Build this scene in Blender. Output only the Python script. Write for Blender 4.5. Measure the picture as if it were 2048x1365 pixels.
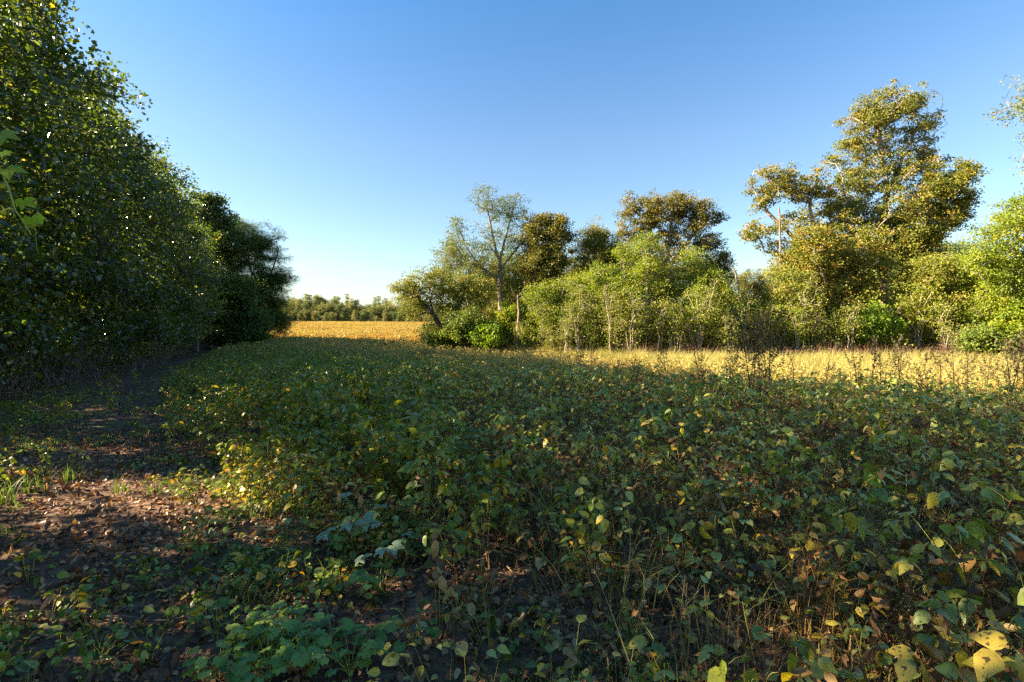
import bpy, math, random
import numpy as np

C = bpy.context.scene
for o in list(bpy.data.objects): bpy.data.objects.remove(o)
R = math.radians
rng = np.random.default_rng(7)

# ---------------------------------------------------------------- camera, sky, sun, exposure
CAMZ, FPX, HOR = 1.6, 1024.0, 640.0        # eye height; focal length and horizon row in photograph pixels
cam_d = bpy.data.cameras.new('camera'); cam = bpy.data.objects.new('camera', cam_d)
C.collection.objects.link(cam); C.camera = cam
cam.location = (0, 0, CAMZ); cam.rotation_euler = (R(90), 0, 0)
cam_d.lens = 18; cam_d.sensor_width = 36; cam_d.clip_start = 0.05; cam_d.clip_end = 5000
cam_d.shift_y = (HOR - 682.5) / 2048

SUN_AZ, SUN_EL = R(-91), R(24.5)             # azimuth measured from +Y, negative to the left
sdir = np.array([math.sin(SUN_AZ) * math.cos(SUN_EL), math.cos(SUN_AZ) * math.cos(SUN_EL), math.sin(SUN_EL)])
w = bpy.data.worlds.new('World'); C.world = w; w.use_nodes = True
nt = w.node_tree; bg = nt.nodes['Background']
sky = nt.nodes.new('ShaderNodeTexSky'); sky.sky_type = 'NISHITA'; sky.sun_disc = False
sky.sun_elevation = SUN_EL; sky.sun_rotation = SUN_AZ
sky.altitude = 200; sky.air_density = 1.0; sky.dust_density = 0.5; sky.ozone_density = 2.6
# a thin veil of high cloud low over the horizon
tc = nt.nodes.new('ShaderNodeTexCoord'); sep = nt.nodes.new('ShaderNodeSeparateXYZ')
nt.links.new(tc.outputs['Generated'], sep.inputs[0])
mp = nt.nodes.new('ShaderNodeMapping'); mp.inputs['Scale'].default_value = (1.5, 1.5, 16)
nt.links.new(tc.outputs['Generated'], mp.inputs[0])
nz = nt.nodes.new('ShaderNodeTexNoise'); nz.inputs['Scale'].default_value = 1.6; nz.inputs['Detail'].default_value = 5
nt.links.new(mp.outputs[0], nz.inputs[0])
r1 = nt.nodes.new('ShaderNodeValToRGB'); r1.color_ramp.elements[0].position = .42; r1.color_ramp.elements[1].position = .72
nt.links.new(nz.outputs[0], r1.inputs[0])
r2 = nt.nodes.new('ShaderNodeMapRange'); r2.inputs[1].default_value = 0.0; r2.inputs[2].default_value = 0.14
r2.inputs[3].default_value = 0.75; r2.inputs[4].default_value = 0.0; r2.interpolation_type = 'SMOOTHSTEP'
nt.links.new(sep.outputs[2], r2.inputs[0])
mu = nt.nodes.new('ShaderNodeMath'); mu.operation = 'MULTIPLY'
nt.links.new(r1.outputs[0], mu.inputs[0]); nt.links.new(r2.outputs[0], mu.inputs[1])
mx = nt.nodes.new('ShaderNodeMix'); mx.data_type = 'RGBA'
nt.links.new(mu.outputs[0], mx.inputs[0]); nt.links.new(sky.outputs[0], mx.inputs[6])
mx.inputs[7].default_value = (5.4, 5.6, 5.8, 1)
tint = nt.nodes.new('ShaderNodeValToRGB'); te = tint.color_ramp.elements
te[0].position = 0; te[0].color = (.66, .66, .62, 1); te[1].position = .58; te[1].color = (.45, .81, 1, 1)
for p_, c_ in ((.12, (.84, .84, .80, 1)), (.32, (.79, .85, .87, 1))):
    q_ = te.new(p_); q_.color = c_
nt.links.new(sep.outputs[2], tint.inputs[0])
tm = nt.nodes.new('ShaderNodeVectorMath'); tm.operation = 'MULTIPLY'
nt.links.new(mx.outputs[2], tm.inputs[0]); nt.links.new(tint.outputs[0], tm.inputs[1])
nt.links.new(tm.outputs[0], bg.inputs[0]); bg.inputs[1].default_value = 0.051
sl = bpy.data.lights.new('sun', 'SUN'); sl.energy = 5.0; sl.angle = R(0.53); sl.color = (1.0, 0.82, 0.58)
so = bpy.data.objects.new('sun', sl); C.collection.objects.link(so)
from mathutils import Vector
so.rotation_euler = Vector(sdir).to_track_quat('Z', 'Y').to_euler(); so.location = (-30, 10, 30)
C.view_settings.view_transform = 'Standard'; C.view_settings.look = 'None'
C.view_settings.exposure = 2.55; C.view_settings.gamma = 1; C.view_settings.use_curve_mapping = False
cy = C.cycles
C.render.engine = 'CYCLES'
cy.max_bounces = 6; cy.diffuse_bounces = 4; cy.glossy_bounces = 2; cy.transmission_bounces = 3; cy.transparent_max_bounces = 4
cy.use_denoising = False; cy.caustics_reflective = False; cy.caustics_refractive = False

# ---------------------------------------------------------------- terrain
def sst(a, b, x):
    t = np.clip((np.asarray(x, float) - a) / (b - a), 0, 1); return t * t * (3 - 2 * t)
def gz(x, y):
    x = np.asarray(x, float); y = np.asarray(y, float)
    near = -1.3 * sst(1, 25, y * .8 + .35 * np.maximum(x, 0)) * (.5 + .5 * sst(-22, 4, x))
    far = 1.0 * sst(52, 170, y) - 0.0035 * (x + 40) * sst(100, 170, y)
    hill = 8.0 * sst(195, 420, y) * sst(60, -260, x)
    nzv = .025 * (np.sin(x * 1.7 + 1.3 * np.sin(y * .9)) + np.sin(y * 2.1 + x * .6)) + .012 * np.sin(x * 5.3 + y * 3.1)
    return near + far + hill + nzv
def P(px, py, Y):                                    # where the sight line through a photograph pixel is Y metres ahead
    return np.array([(px - 1024) / FPX * Y, Y, CAMZ + (HOR - py) / FPX * Y])
def wall_x(y): return -6.2 - .435 * np.asarray(y, float)      # foot of the tree wall along the track
EY = [0, 1, 2.3, 3.2, 4.5, 7.8, 12.6, 20, 30, 45, 60, 200]
EX = [1.0, .45, -.25, -.6, -2.3, -5.3, -8.7, -13.2, -18, -24.5, -45, -130]
def crop_x(y): return np.interp(y, EY, EX)           # left edge of the crop
TY = [(-9, 48), (-4.5, 39), (2, 36.5), (8, 34.5), (16, 34), (24, 34), (34, 32.5), (60, 31)]
def wood_y(x): return np.interp(x, [a for a, b in TY], [b for a, b in TY])   # front of the wood on the right

# ---------------------------------------------------------------- mesh helpers
def link(o, parent=None):
    C.collection.objects.link(o)
    if parent is not None: o.parent = parent
    return o
def tag(o, label=None, cat=None, group=None, kind=None):
    if label: o['label'] = label
    if cat: o['category'] = cat
    if group: o['group'] = group
    if kind: o['kind'] = kind
    return o
def empty(name, loc, rz=0.0):
    o = bpy.data.objects.new(name, None); o.location = tuple(float(v) for v in loc); o.rotation_euler = (0, 0, rz); o.empty_display_size = .2
    return link(o)
def mk(name, chunks, mats, smooth=True):
    """chunks: list of (verts (n,3), faces (m,k), rnd (n,) or float, material index)"""
    V, LI, LT, MI, RN = [], [], [], [], []
    off = 0
    for v, f, r, mi in chunks:
        v = np.asarray(v, np.float32).reshape(-1, 3); f = np.asarray(f, np.int64)
        if len(v) == 0 or f.size == 0: continue
        V.append(v); LI.append((f + off).ravel()); LT.append(np.full(len(f), f.shape[1], np.int32))
        MI.append(np.full(len(f), mi, np.int32)); RN.append(np.broadcast_to(np.asarray(r, np.float32), (len(v),)))
        off += len(v)
    me = bpy.data.meshes.new(name)
    V = np.concatenate(V); LI = np.concatenate(LI).astype(np.int32); LT = np.concatenate(LT); MI = np.concatenate(MI); RN = np.concatenate(RN)
    me.vertices.add(len(V)); me.vertices.foreach_set('co', V.ravel())
    me.loops.add(len(LI)); me.loops.foreach_set('vertex_index', LI)
    me.polygons.add(len(LT))
    st = np.concatenate([[0], np.cumsum(LT)[:-1]]).astype(np.int32)
    me.polygons.foreach_set('loop_start', st); me.polygons.foreach_set('loop_total', LT)
    me.polygons.foreach_set('material_index', MI)
    me.polygons.foreach_set('use_smooth', np.full(len(LT), smooth))
    a = me.attributes.new('rnd', 'FLOAT', 'POINT'); a.data.foreach_set('value', np.ascontiguousarray(RN, np.float32))
    for m in mats: me.materials.append(m)
    me.update(calc_edges=True)
    return me
def obj(name, me, parent=None, loc=None):
    o = bpy.data.objects.new(name, me)
    if loc is not None: o.location = tuple(float(v) for v in loc)
    return link(o, parent)
def nrm(a):
    a = np.asarray(a, float); return a / (np.linalg.norm(a, axis=-1, keepdims=True) + 1e-9)

# leaf outlines: (along, across, up), faces
def strip_leaf(us, vs, fold=.35, curl=.25, wave=0.0):
    n = len(us); v = []; f = []
    mid = list(range(n))
    for i, u in enumerate(us): v.append((u, 0, -curl * u * u))
    L = {}; Rr = {}
    for i in range(1, n - 1):
        for s, D in ((1, L), (-1, Rr)):
            D[i] = len(v); v.append((us[i], s * vs[i], -curl * us[i] ** 2 + fold * vs[i] + wave * math.sin(i * 2.4 + s)))
    for s, D in ((1, L), (-1, Rr)):
        for i in range(n - 1):
            a, b = mid[i], mid[i + 1]; c = D.get(i + 1); d = D.get(i)
            q = [a, b] + ([c] if c is not None else []) + ([d] if d is not None else [])
            if s == -1: q = q[::-1]
            if len(q) == 4: f.append((q[0], q[1], q[2])); f.append((q[0], q[2], q[3]))
            elif len(q) == 3: f.append(tuple(q))
    return np.array(v, float), np.array(f)
LF_OVATE = strip_leaf([0, .1, .3, .55, .8, 1], [0, .2, .35, .33, .18, 0], .35, .25, .03)
LF_OVATE2 = strip_leaf([0, .12, .35, .65, 1], [0, .25, .38, .26, 0], -.2, .6, .05)
LF_DEAD = strip_leaf([0, .2, .5, .8, 1], [0, .22, .3, .18, 0], 1.1, -.6, .12)
LF_DIA = (np.array([(0, 0, 0), (.5, .3, .09), (1, 0, -.1), (.5, -.3, .09)], float), np.array([(0, 1, 2), (0, 2, 3)]))
LF_BROAD = (np.array([(0, 0, 0), (.1, .42, .12), (.55, .48, .1), (1, 0, -.12), (.55, -.48, .1), (.1, -.42, .12)], float),
            np.array([(0, 1, 2), (0, 2, 3), (0, 3, 4), (0, 4, 5)]))
LF_OAK = (np.array([(0, 0, 0), (.35, .26, .1), (.62, .34, .08), (1, 0, -.15), (.7, -.3, .1), (.3, -.28, .1)], float),
          np.array([(0, 1, 2), (0, 2, 3), (0, 3, 4), (0, 4, 5)]))
def lobed(n=5, deep=.45, fold=.08):
    v = [(0.32, 0, .05)]; m = 2 * n
    for i in range(m + 1):
        a = math.pi * (1 - 2 * i / m) * .93; r = .62 if i % 2 == 0 else .62 * (1 - deep)
        if i in (0, m): r = .34
        v.append((.32 + r * math.cos(a) * 1.08, r * math.sin(a), -.16 * r + (fold if i % 2 else -.03)))
    f = [(0, i + 1, i) for i in range(1, m + 1)]
    return np.array(v), np.array(f)
LF_MAPLE = lobed(5, .42)
LF_MALLOW = lobed(7, .16, .1)
LF_LOBE3 = lobed(3, .3)

def leaves(tpl, pos, d, n, size, rnd, wid=1.0, mi=0):
    tv, tf = tpl
    pos = np.asarray(pos, float).reshape(-1, 3); N = len(pos)
    d = nrm(d).reshape(-1, 3); n = np.asarray(n, float).reshape(-1, 3); s = nrm(np.cross(n, d)); n = np.cross(d, s)
    size = np.broadcast_to(np.asarray(size, float), (N,))[:, None, None]
    wid = np.broadcast_to(np.asarray(wid, float), (N,))[:, None, None]
    v = pos[:, None, :] + size * (tv[None, :, 0:1] * d[:, None, :] + wid * tv[None, :, 1:2] * s[:, None, :] + tv[None, :, 2:3] * n[:, None, :])
    f = tf[None] + (np.arange(N) * len(tv))[:, None, None]
    r = np.repeat(np.broadcast_to(np.asarray(rnd, float), (N,)), len(tv))
    return v.reshape(-1, 3), f.reshape(-1, tf.shape[1]), r, mi

def frustums(A, B, dA, dB, ra, rb, k=4):
    """tapered tubes from A to B, ring planes square to dA, dB; all of them at once"""
    def rings(p, d, r):
        d = nrm(d); ref = np.where(np.abs(d[:, 2:3]) > .95, np.array([[1., 0, 0]]), np.array([[0, 0, 1.]]))
        u = nrm(np.cross(ref, d)); w_ = np.cross(d, u)
        a = np.arange(k) * 2 * np.pi / k
        return p[:, None] + r[:, None, None] * (np.cos(a)[None, :, None] * u[:, None] + np.sin(a)[None, :, None] * w_[:, None])
    N = len(A)
    va = rings(A, dA, ra); vb = rings(B, dB, rb)
    v = np.concatenate([va, vb], 1).reshape(-1, 3)
    i = np.arange(k); j = (i + 1) % k
    f = np.stack([i, j, j + k, i + k], 1)[None] + (np.arange(N) * 2 * k)[:, None, None]
    return v, f.reshape(-1, 4)
def tube(pts, r0, r1, k=4, rnd=0.5, mi=0):
    pts = np.asarray(pts, float); n = len(pts)
    d = np.gradient(pts, axis=0); d = nrm(d); r = np.linspace(r0, r1, n)
    ref = np.array([1., 0, 0]) if abs(d[:, 2]).mean() > .7 else np.array([0, 0, 1.])
    u = nrm(np.cross(ref, d)); w_ = np.cross(d, u); a = np.arange(k) * 2 * np.pi / k
    v = (pts[:, None] + r[:, None, None] * (np.cos(a)[None, :, None] * u[:, None] + np.sin(a)[None, :, None] * w_[:, None])).reshape(-1, 3)
    f = []
    for i in range(n - 1):
        for j in range(k):
            f.append((i * k + j, i * k + (j + 1) % k, (i + 1) * k + (j + 1) % k, (i + 1) * k + j))
    return v, np.array(f), rnd, mi
def bez(a, b, c, n=6):
    t = np.linspace(0, 1, n)[:, None]; return (1 - t) ** 2 * np.asarray(a) + 2 * t * (1 - t) * np.asarray(b) + t * t * np.asarray(c)

# ---------------------------------------------------------------- materials
def newmat(name):
    m = bpy.data.materials.new(name); m.use_nodes = True
    nt = m.node_tree; nt.nodes.clear(); out = nt.nodes.new('ShaderNodeOutputMaterial')
    return m, nt, out
def ramp(nt, stops, src=None, interp='LINEAR'):
    r = nt.nodes.new('ShaderNodeValToRGB'); e = r.color_ramp.elements; r.color_ramp.interpolation = interp
    while len(e) > 1: e.remove(e[-1])
    e[0].position = stops[0][0]; e[0].color = (*stops[0][1], 1)
    for p, c in stops[1:]:
        x = e.new(p); x.color = (*c, 1)
    if src: nt.links.new(src, r.inputs[0])
    return r
def leafmat(name, stops, rough=.5, trans=.35, spots=0.0, spec=.35, tcol=(1.25, 1.2, .5), jitter=.12):
    m, nt, out = newmat(name)
    at = nt.nodes.new('ShaderNodeAttribute'); at.attribute_name = 'rnd'
    oi = nt.nodes.new('ShaderNodeObjectInfo')
    ad = nt.nodes.new('ShaderNodeMath'); ad.operation = 'MULTIPLY_ADD'; ad.inputs[1].default_value = jitter; ad.inputs[2].default_value = -jitter / 2
    nt.links.new(oi.outputs['Random'], ad.inputs[0])
    a2 = nt.nodes.new('ShaderNodeMath'); a2.operation = 'ADD'; a2.use_clamp = True
    nt.links.new(at.outputs['Fac'], a2.inputs[0]); nt.links.new(ad.outputs[0], a2.inputs[1])
    rp = ramp(nt, stops, a2.outputs[0])
    col = rp.outputs[0]
    tcn = nt.nodes.new('ShaderNodeTexCoord')
    if spots > 0:
        n1 = nt.nodes.new('ShaderNodeTexNoise'); n1.inputs['Scale'].default_value = 60; n1.inputs['Detail'].default_value = 4
        nt.links.new(tcn.outputs['Object'], n1.inputs[0])
        sr = ramp(nt, [(0, (1, 1, 1)), (.60, (1, 1, 1)), (.66, (0, 0, 0))], n1.outputs[0])
        mxn = nt.nodes.new('ShaderNodeMix'); mxn.data_type = 'RGBA'
        inv = nt.nodes.new('ShaderNodeMath'); inv.operation = 'MULTIPLY_ADD'; inv.inputs[1].default_value = -spots; inv.inputs[2].default_value = spots
        nt.links.new(sr.outputs[0], inv.inputs[0]); nt.links.new(inv.outputs[0], mxn.inputs[0])
        nt.links.new(col, mxn.inputs[6]); mxn.inputs[7].default_value = (.07, .035, .012, 1)
        n2 = nt.nodes.new('ShaderNodeTexNoise'); n2.inputs['Scale'].default_value = 14; n2.inputs['Detail'].default_value = 3
        nt.links.new(tcn.outputs['Object'], n2.inputs[0])
        br = nt.nodes.new('ShaderNodeMapRange'); br.inputs[1].default_value = .3; br.inputs[2].default_value = .7; br.inputs[3].default_value = .65; br.inputs[4].default_value = 1.35
        nt.links.new(n2.outputs[0], br.inputs[0])
        mm = nt.nodes.new('ShaderNodeVectorMath'); mm.operation = 'SCALE'
        nt.links.new(mxn.outputs[2], mm.inputs[0]); nt.links.new(br.outputs[0], mm.inputs['Scale'])
        col = mm.outputs[0]
    pb = nt.nodes.new('ShaderNodeBsdfPrincipled'); pb.inputs['Roughness'].default_value = rough; pb.inputs['Specular IOR Level'].default_value = spec
    nt.links.new(col, pb.inputs['Base Color'])
    vm = nt.nodes.new('ShaderNodeVectorMath'); vm.operation = 'MULTIPLY'; vm.inputs[1].default_value = tcol
    nt.links.new(col, vm.inputs[0])
    tr = nt.nodes.new('ShaderNodeBsdfTranslucent'); nt.links.new(vm.outputs[0], tr.inputs[0])
    ms = nt.nodes.new('ShaderNodeMixShader'); ms.inputs[0].default_value = trans
    nt.links.new(pb.outputs[0], ms.inputs[1]); nt.links.new(tr.outputs[0], ms.inputs[2]); nt.links.new(ms.outputs[0], out.inputs[0])
    return m
def barkmat(name, c1, c2, scale=6, bump=.4, rough=.85):
    m, nt, out = newmat(name)
    tcn = nt.nodes.new('ShaderNodeTexCoord'); mpn = nt.nodes.new('ShaderNodeMapping'); mpn.inputs['Scale'].default_value = (1, 1, .25)
    nt.links.new(tcn.outputs['Object'], mpn.inputs[0])
    n1 = nt.nodes.new('ShaderNodeTexNoise'); n1.inputs['Scale'].default_value = scale; n1.inputs['Detail'].default_value = 6
    nt.links.new(mpn.outputs[0], n1.inputs[0])
    rp = ramp(nt, [(.32, c1), (.68, c2)], n1.outputs[0])
    pb = nt.nodes.new('ShaderNodeBsdfPrincipled'); pb.inputs['Roughness'].default_value = rough; pb.inputs['Specular IOR Level'].default_value = .15
    nt.links.new(rp.outputs[0], pb.inputs['Base Color'])
    bp = nt.nodes.new('ShaderNodeBump'); bp.inputs['Strength'].default_value = bump; bp.inputs['Distance'].default_value = .03
    nt.links.new(n1.outputs[0], bp.inputs['Height']); nt.links.new(bp.outputs[0], pb.inputs['Normal'])
    nt.links.new(pb.outputs[0], out.inputs[0])
    return m
M = {}
M['wall'] = leafmat('dark_broadleaf', [(0, (0.026, 0.050, 0.011)), (.45, (0.047, 0.081, 0.013)), (.8, (0.082, 0.118, 0.018)), (.95, (0.128, 0.146, 0.025)), (1, (0.188, 0.155, 0.025))], .27, .45, spec=.9, tcol=(2.3, 2.05, .6), jitter=.2)
M['locust'] = leafmat('dark_locust_leaf', [(0, (0.039, 0.084, 0.018)), (1, (0.117, 0.180, 0.030))], .5, .35)
M['oak'] = leafmat('autumn_oak_leaf', [(0, (0.087, 0.116, 0.017)), (.4, (0.174, 0.200, 0.024)), (.7, (0.272, 0.235, 0.030)), (.9, (0.370, 0.212, 0.035)), (1, (0.392, 0.164, 0.035))], .5, .35)
M['darkoak'] = leafmat('dark_oak_leaf', [(0, (0.080, 0.097, 0.015)), (.6, (0.173, 0.164, 0.024)), (1, (0.319, 0.219, 0.033))], .5, .3)
M['sparse'] = leafmat('olive_elm_leaf', [(0, (0.090, 0.132, 0.028)), (.6, (0.170, 0.204, 0.033)), (1, (0.280, 0.228, 0.044))], .55, .3)
M['brown'] = leafmat('olive_brown_leaf', [(0, (0.109, 0.151, 0.019)), (.5, (0.207, 0.236, 0.026)), (1, (0.327, 0.263, 0.042))], .55, .3)
M['green'] = leafmat('bright_sapling_leaf', [(0, (0.112, 0.179, 0.013)), (.5, (0.202, 0.269, 0.017)), (.85, (0.336, 0.336, 0.022)), (1, (0.403, 0.291, 0.033))], .5, .4)
M['vivid'] = leafmat('vivid_shrub_leaf', [(0, (0.097, 0.175, 0.017)), (.5, (0.173, 0.279, 0.022)), (1, (0.324, 0.372, 0.033))], .45, .42)
M['midgreen'] = leafmat('mid_green_leaf', [(0, (0.073, 0.117, 0.019)), (.6, (0.146, 0.201, 0.027)), (1, (0.267, 0.276, 0.042))], .5, .32)
M['far'] = leafmat('far_wood_leaf', [(0, (.08, .12, .04)), (.4, (.15, .18, .05)), (.75, (.26, .26, .08)), (1, (.34, .26, .10))], .6, .3, jitter=.7)
M['grape'] = leafmat('grape_leaf', [(0, (0.205, 0.306, 0.017)), (.5, (0.333, 0.468, 0.021)), (1, (0.614, 0.612, 0.025))], .42, .45, spots=.35)
SOYG = [(0, (0.088, 0.132, 0.011)), (.3, (0.149, 0.216, 0.017)), (.5, (0.230, 0.288, 0.034)), (.66, (0.338, 0.336, 0.026)), (.8, (0.567, 0.408, 0.022)), (.92, (0.700, 0.396, 0.019)), (1, (0.378, 0.180, 0.030))]
SOYM = [(0, (0.122, 0.183, 0.022)), (.2, (0.232, 0.306, 0.053)), (.4, (0.379, 0.440, 0.112)), (.52, (0.415, 0.391, 0.060)), (.66, (0.587, 0.465, 0.045)), (.8, (0.611, 0.428, 0.068)), (.92, (0.489, 0.293, 0.075)), (1, (0.269, 0.147, 0.038))]
SOYY = [(0, (0.194, 0.230, 0.062)), (.3, (0.356, 0.335, 0.086)), (.6, (0.486, 0.379, 0.123)), (.85, (0.518, 0.353, 0.123)), (1, (0.340, 0.203, 0.086))]
M['soyg'] = leafmat('green_soybean_leaf', SOYG, .38, .32, spots=.8, spec=.5)
M['soym'] = leafmat('yellowing_soybean_leaf', SOYM, .38, .3, spots=.9, spec=.5)
M['soyy'] = leafmat('golden_soybean_leaf', SOYY, .55, .35)
M['soystem'] = leafmat('soybean_stem', [(0, (0.168, 0.078, 0.024)), (.5, (0.280, 0.156, 0.039)), (.8, (0.392, 0.364, 0.066)), (1, (0.336, 0.416, 0.077))], .6, .1)
M['deadleaf'] = leafmat('withered_leaf', [(0, (0.101, 0.050, 0.024)), (.4, (0.214, 0.113, 0.042)), (.8, (0.403, 0.252, 0.092)), (1, (0.504, 0.384, 0.172))], .65, .15, spots=.4)
M['litter'] = leafmat('fallen_leaf', [(0, (0.077, 0.036, 0.015)), (.3, (0.191, 0.083, 0.032)), (.6, (0.358, 0.158, 0.054)), (.85, (0.512, 0.292, 0.107)), (1, (0.616, 0.510, 0.241))], .5, .1, spots=.3, spec=.4)
M['grass'] = leafmat('green_grass_blade', [(0, (.05, .11, .015)), (1, (.16, .24, .04))], .5, .4)
M['drygrass'] = leafmat('dry_grass_blade', [(0, (0.202, 0.247, 0.060)), (.35, (0.350, 0.342, 0.090)), (.75, (0.497, 0.427, 0.160)), (1, (0.442, 0.285, 0.140))], .6, .35)
M['rye'] = leafmat('bent_grass_blade', [(0, (.14, .18, .04)), (.5, (.27, .27, .07)), (1, (.46, .36, .14))], .5, .35)
M['weed'] = leafmat('tall_weed_leaf', [(0, (0.067, 0.072, 0.028)), (.6, (0.133, 0.120, 0.042)), (1, (0.247, 0.144, 0.070))], .6, .2)
M['weedstem'] = barkmat('tall_weed_stem', (.05, .025, .02), (.11, .05, .035), 20, .1)
M['mallow'] = leafmat('mallow_leaf', [(0, (0.105, 0.198, 0.024)), (.6, (0.194, 0.317, 0.048)), (1, (0.389, 0.422, 0.048))], .42, .3, spots=.25, spec=.5)
M['pale'] = leafmat('mildewed_leaf', [(0, (0.204, 0.296, 0.172)), (1, (0.384, 0.468, 0.288))], .6, .2, spots=.6)
M['twig'] = barkmat('twig_bark', (.09, .06, .045), (.26, .2, .16), 30, .2)
M['bark'] = barkmat('grey_bark', (.13, .10, .08), (.30, .24, .19), 8)
M['darkbark'] = barkmat('dark_bark', (.045, .035, .028), (.12, .09, .07), 8)
M['palebark'] = barkmat('pale_stem_bark', (.20, .16, .115), (.37, .31, .24), 9, .2)
M['pinebark'] = barkmat('reddish_pine_bark', (.13, .095, .075), (.27, .19, .145), 10, .6)
M['redbrush'] = leafmat('reddish_brush', [(0, (.12, .06, .04)), (.6, (.22, .11, .07)), (1, (.30, .18, .10))], .6, .2)

def groundmat():
    m, nt, out = newmat('field_soil')
    tcn = nt.nodes.new('ShaderNodeTexCoord')
    def noise(s, d=6):
        n = nt.nodes.new('ShaderNodeTexNoise'); n.inputs['Scale'].default_value = s; n.inputs['Detail'].default_value = d
        nt.links.new(tcn.outputs['Object'], n.inputs[0]); return n
    a = noise(9); b = noise(.8, 4); c = noise(55, 3)
    soil = ramp(nt, [(.3, (.05, .028, .018)), (.5, (.12, .072, .044)), (.7, (.21, .135, .09))], a.outputs[0])
    moss = ramp(nt, [(.35, (.035, .06, .012)), (.7, (.09, .12, .025))], c.outputs[0])
    fac = ramp(nt, [(.52, (0, 0, 0)), (.62, (1, 1, 1))], b.outputs[0])
    f2 = nt.nodes.new('ShaderNodeMath'); f2.operation = 'MULTIPLY'; f2.inputs[1].default_value = .6; nt.links.new(fac.outputs[0], f2.inputs[0])
    mx = nt.nodes.new('ShaderNodeMix'); mx.data_type = 'RGBA'
    nt.links.new(f2.outputs[0], mx.inputs[0]); nt.links.new(soil.outputs[0], mx.inputs[6]); nt.links.new(moss.outputs[0], mx.inputs[7])
    pb = nt.nodes.new('ShaderNodeBsdfPrincipled'); pb.inputs['Roughness'].default_value = .9; pb.inputs['Specular IOR Level'].default_value = .15
    nt.links.new(mx.outputs[2], pb.inputs['Base Color'])
    bp = nt.nodes.new('ShaderNodeBump'); bp.inputs['Strength'].default_value = 1.0; bp.inputs['Distance'].default_value = .05
    nt.links.new(a.outputs[0], bp.inputs['Height']); nt.links.new(bp.outputs[0], pb.inputs['Normal'])
    nt.links.new(pb.outputs[0], out.inputs[0]); return m
M['soil'] = groundmat()

# ---------------------------------------------------------------- ground
def axis(lo, hi, n, k):
    t = np.linspace(-1, 1, n); v = np.sinh(t * k) / np.sinh(k); return np.where(v < 0, -v * lo, v * hi)
gx = axis(-1500, 1500, 301, 6.2); gy = axis(-60, 2500, 341, 6.8)
GX, GY = np.meshgrid(gx, gy); Vg = np.stack([GX, GY, gz(GX, GY)], -1).reshape(-1, 3)
ii = np.arange(len(gy) - 1)[:, None] * len(gx) + np.arange(len(gx) - 1)[None]
Fg = np.stack([ii, ii + 1, ii + 1 + len(gx), ii + len(gx)], -1).reshape(-1, 4)
tag(obj('ground', mk('ground', [(Vg, Fg, .5, 0)], [M['soil']])), kind='structure')

# ---------------------------------------------------------------- trees
def blobs_sample(blobs, n, g, shell=.42, carve=.8, fr=1.15):
    wts = np.array([(b[3] * b[4] * b[5]) ** (2 / 3) * (b[6] if len(b) > 6 else 1) for b in blobs]); wts /= wts.sum()
    pick = g.choice(len(blobs), n, p=wts); u = nrm(g.normal(size=(n, 3))); r = g.random(n) ** shell
    bb = np.array([b[:6] for b in blobs], float)[pick]
    r = r * np.where(g.random(n) < .14, g.uniform(1.1, 1.38, n), 1.0)
    p = bb[:, :3] + bb[:, 3:6] * u * r[:, None]
    ph = g.uniform(0, 6.28, 6)
    nz_ = np.sin(p[:, 0] * 1.9 * fr + ph[0] + 1.3 * np.sin(p[:, 2] * fr + ph[1])) + np.sin(p[:, 2] * 1.6 * fr + ph[2] + 1.6 * np.sin(p[:, 1] * 1.1 + ph[3]) + 1.5 * np.sin(p[:, 0] * .9 * fr + ph[5])) + .8 * np.sin(p[:, 1] * 2.1 * fr + ph[4] + p[:, 0])
    o_ = np.argsort(-(nz_ + g.normal(size=n) * .8))[:max(8, int(n * carve))]
    return p[np.sort(o_)]
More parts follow.
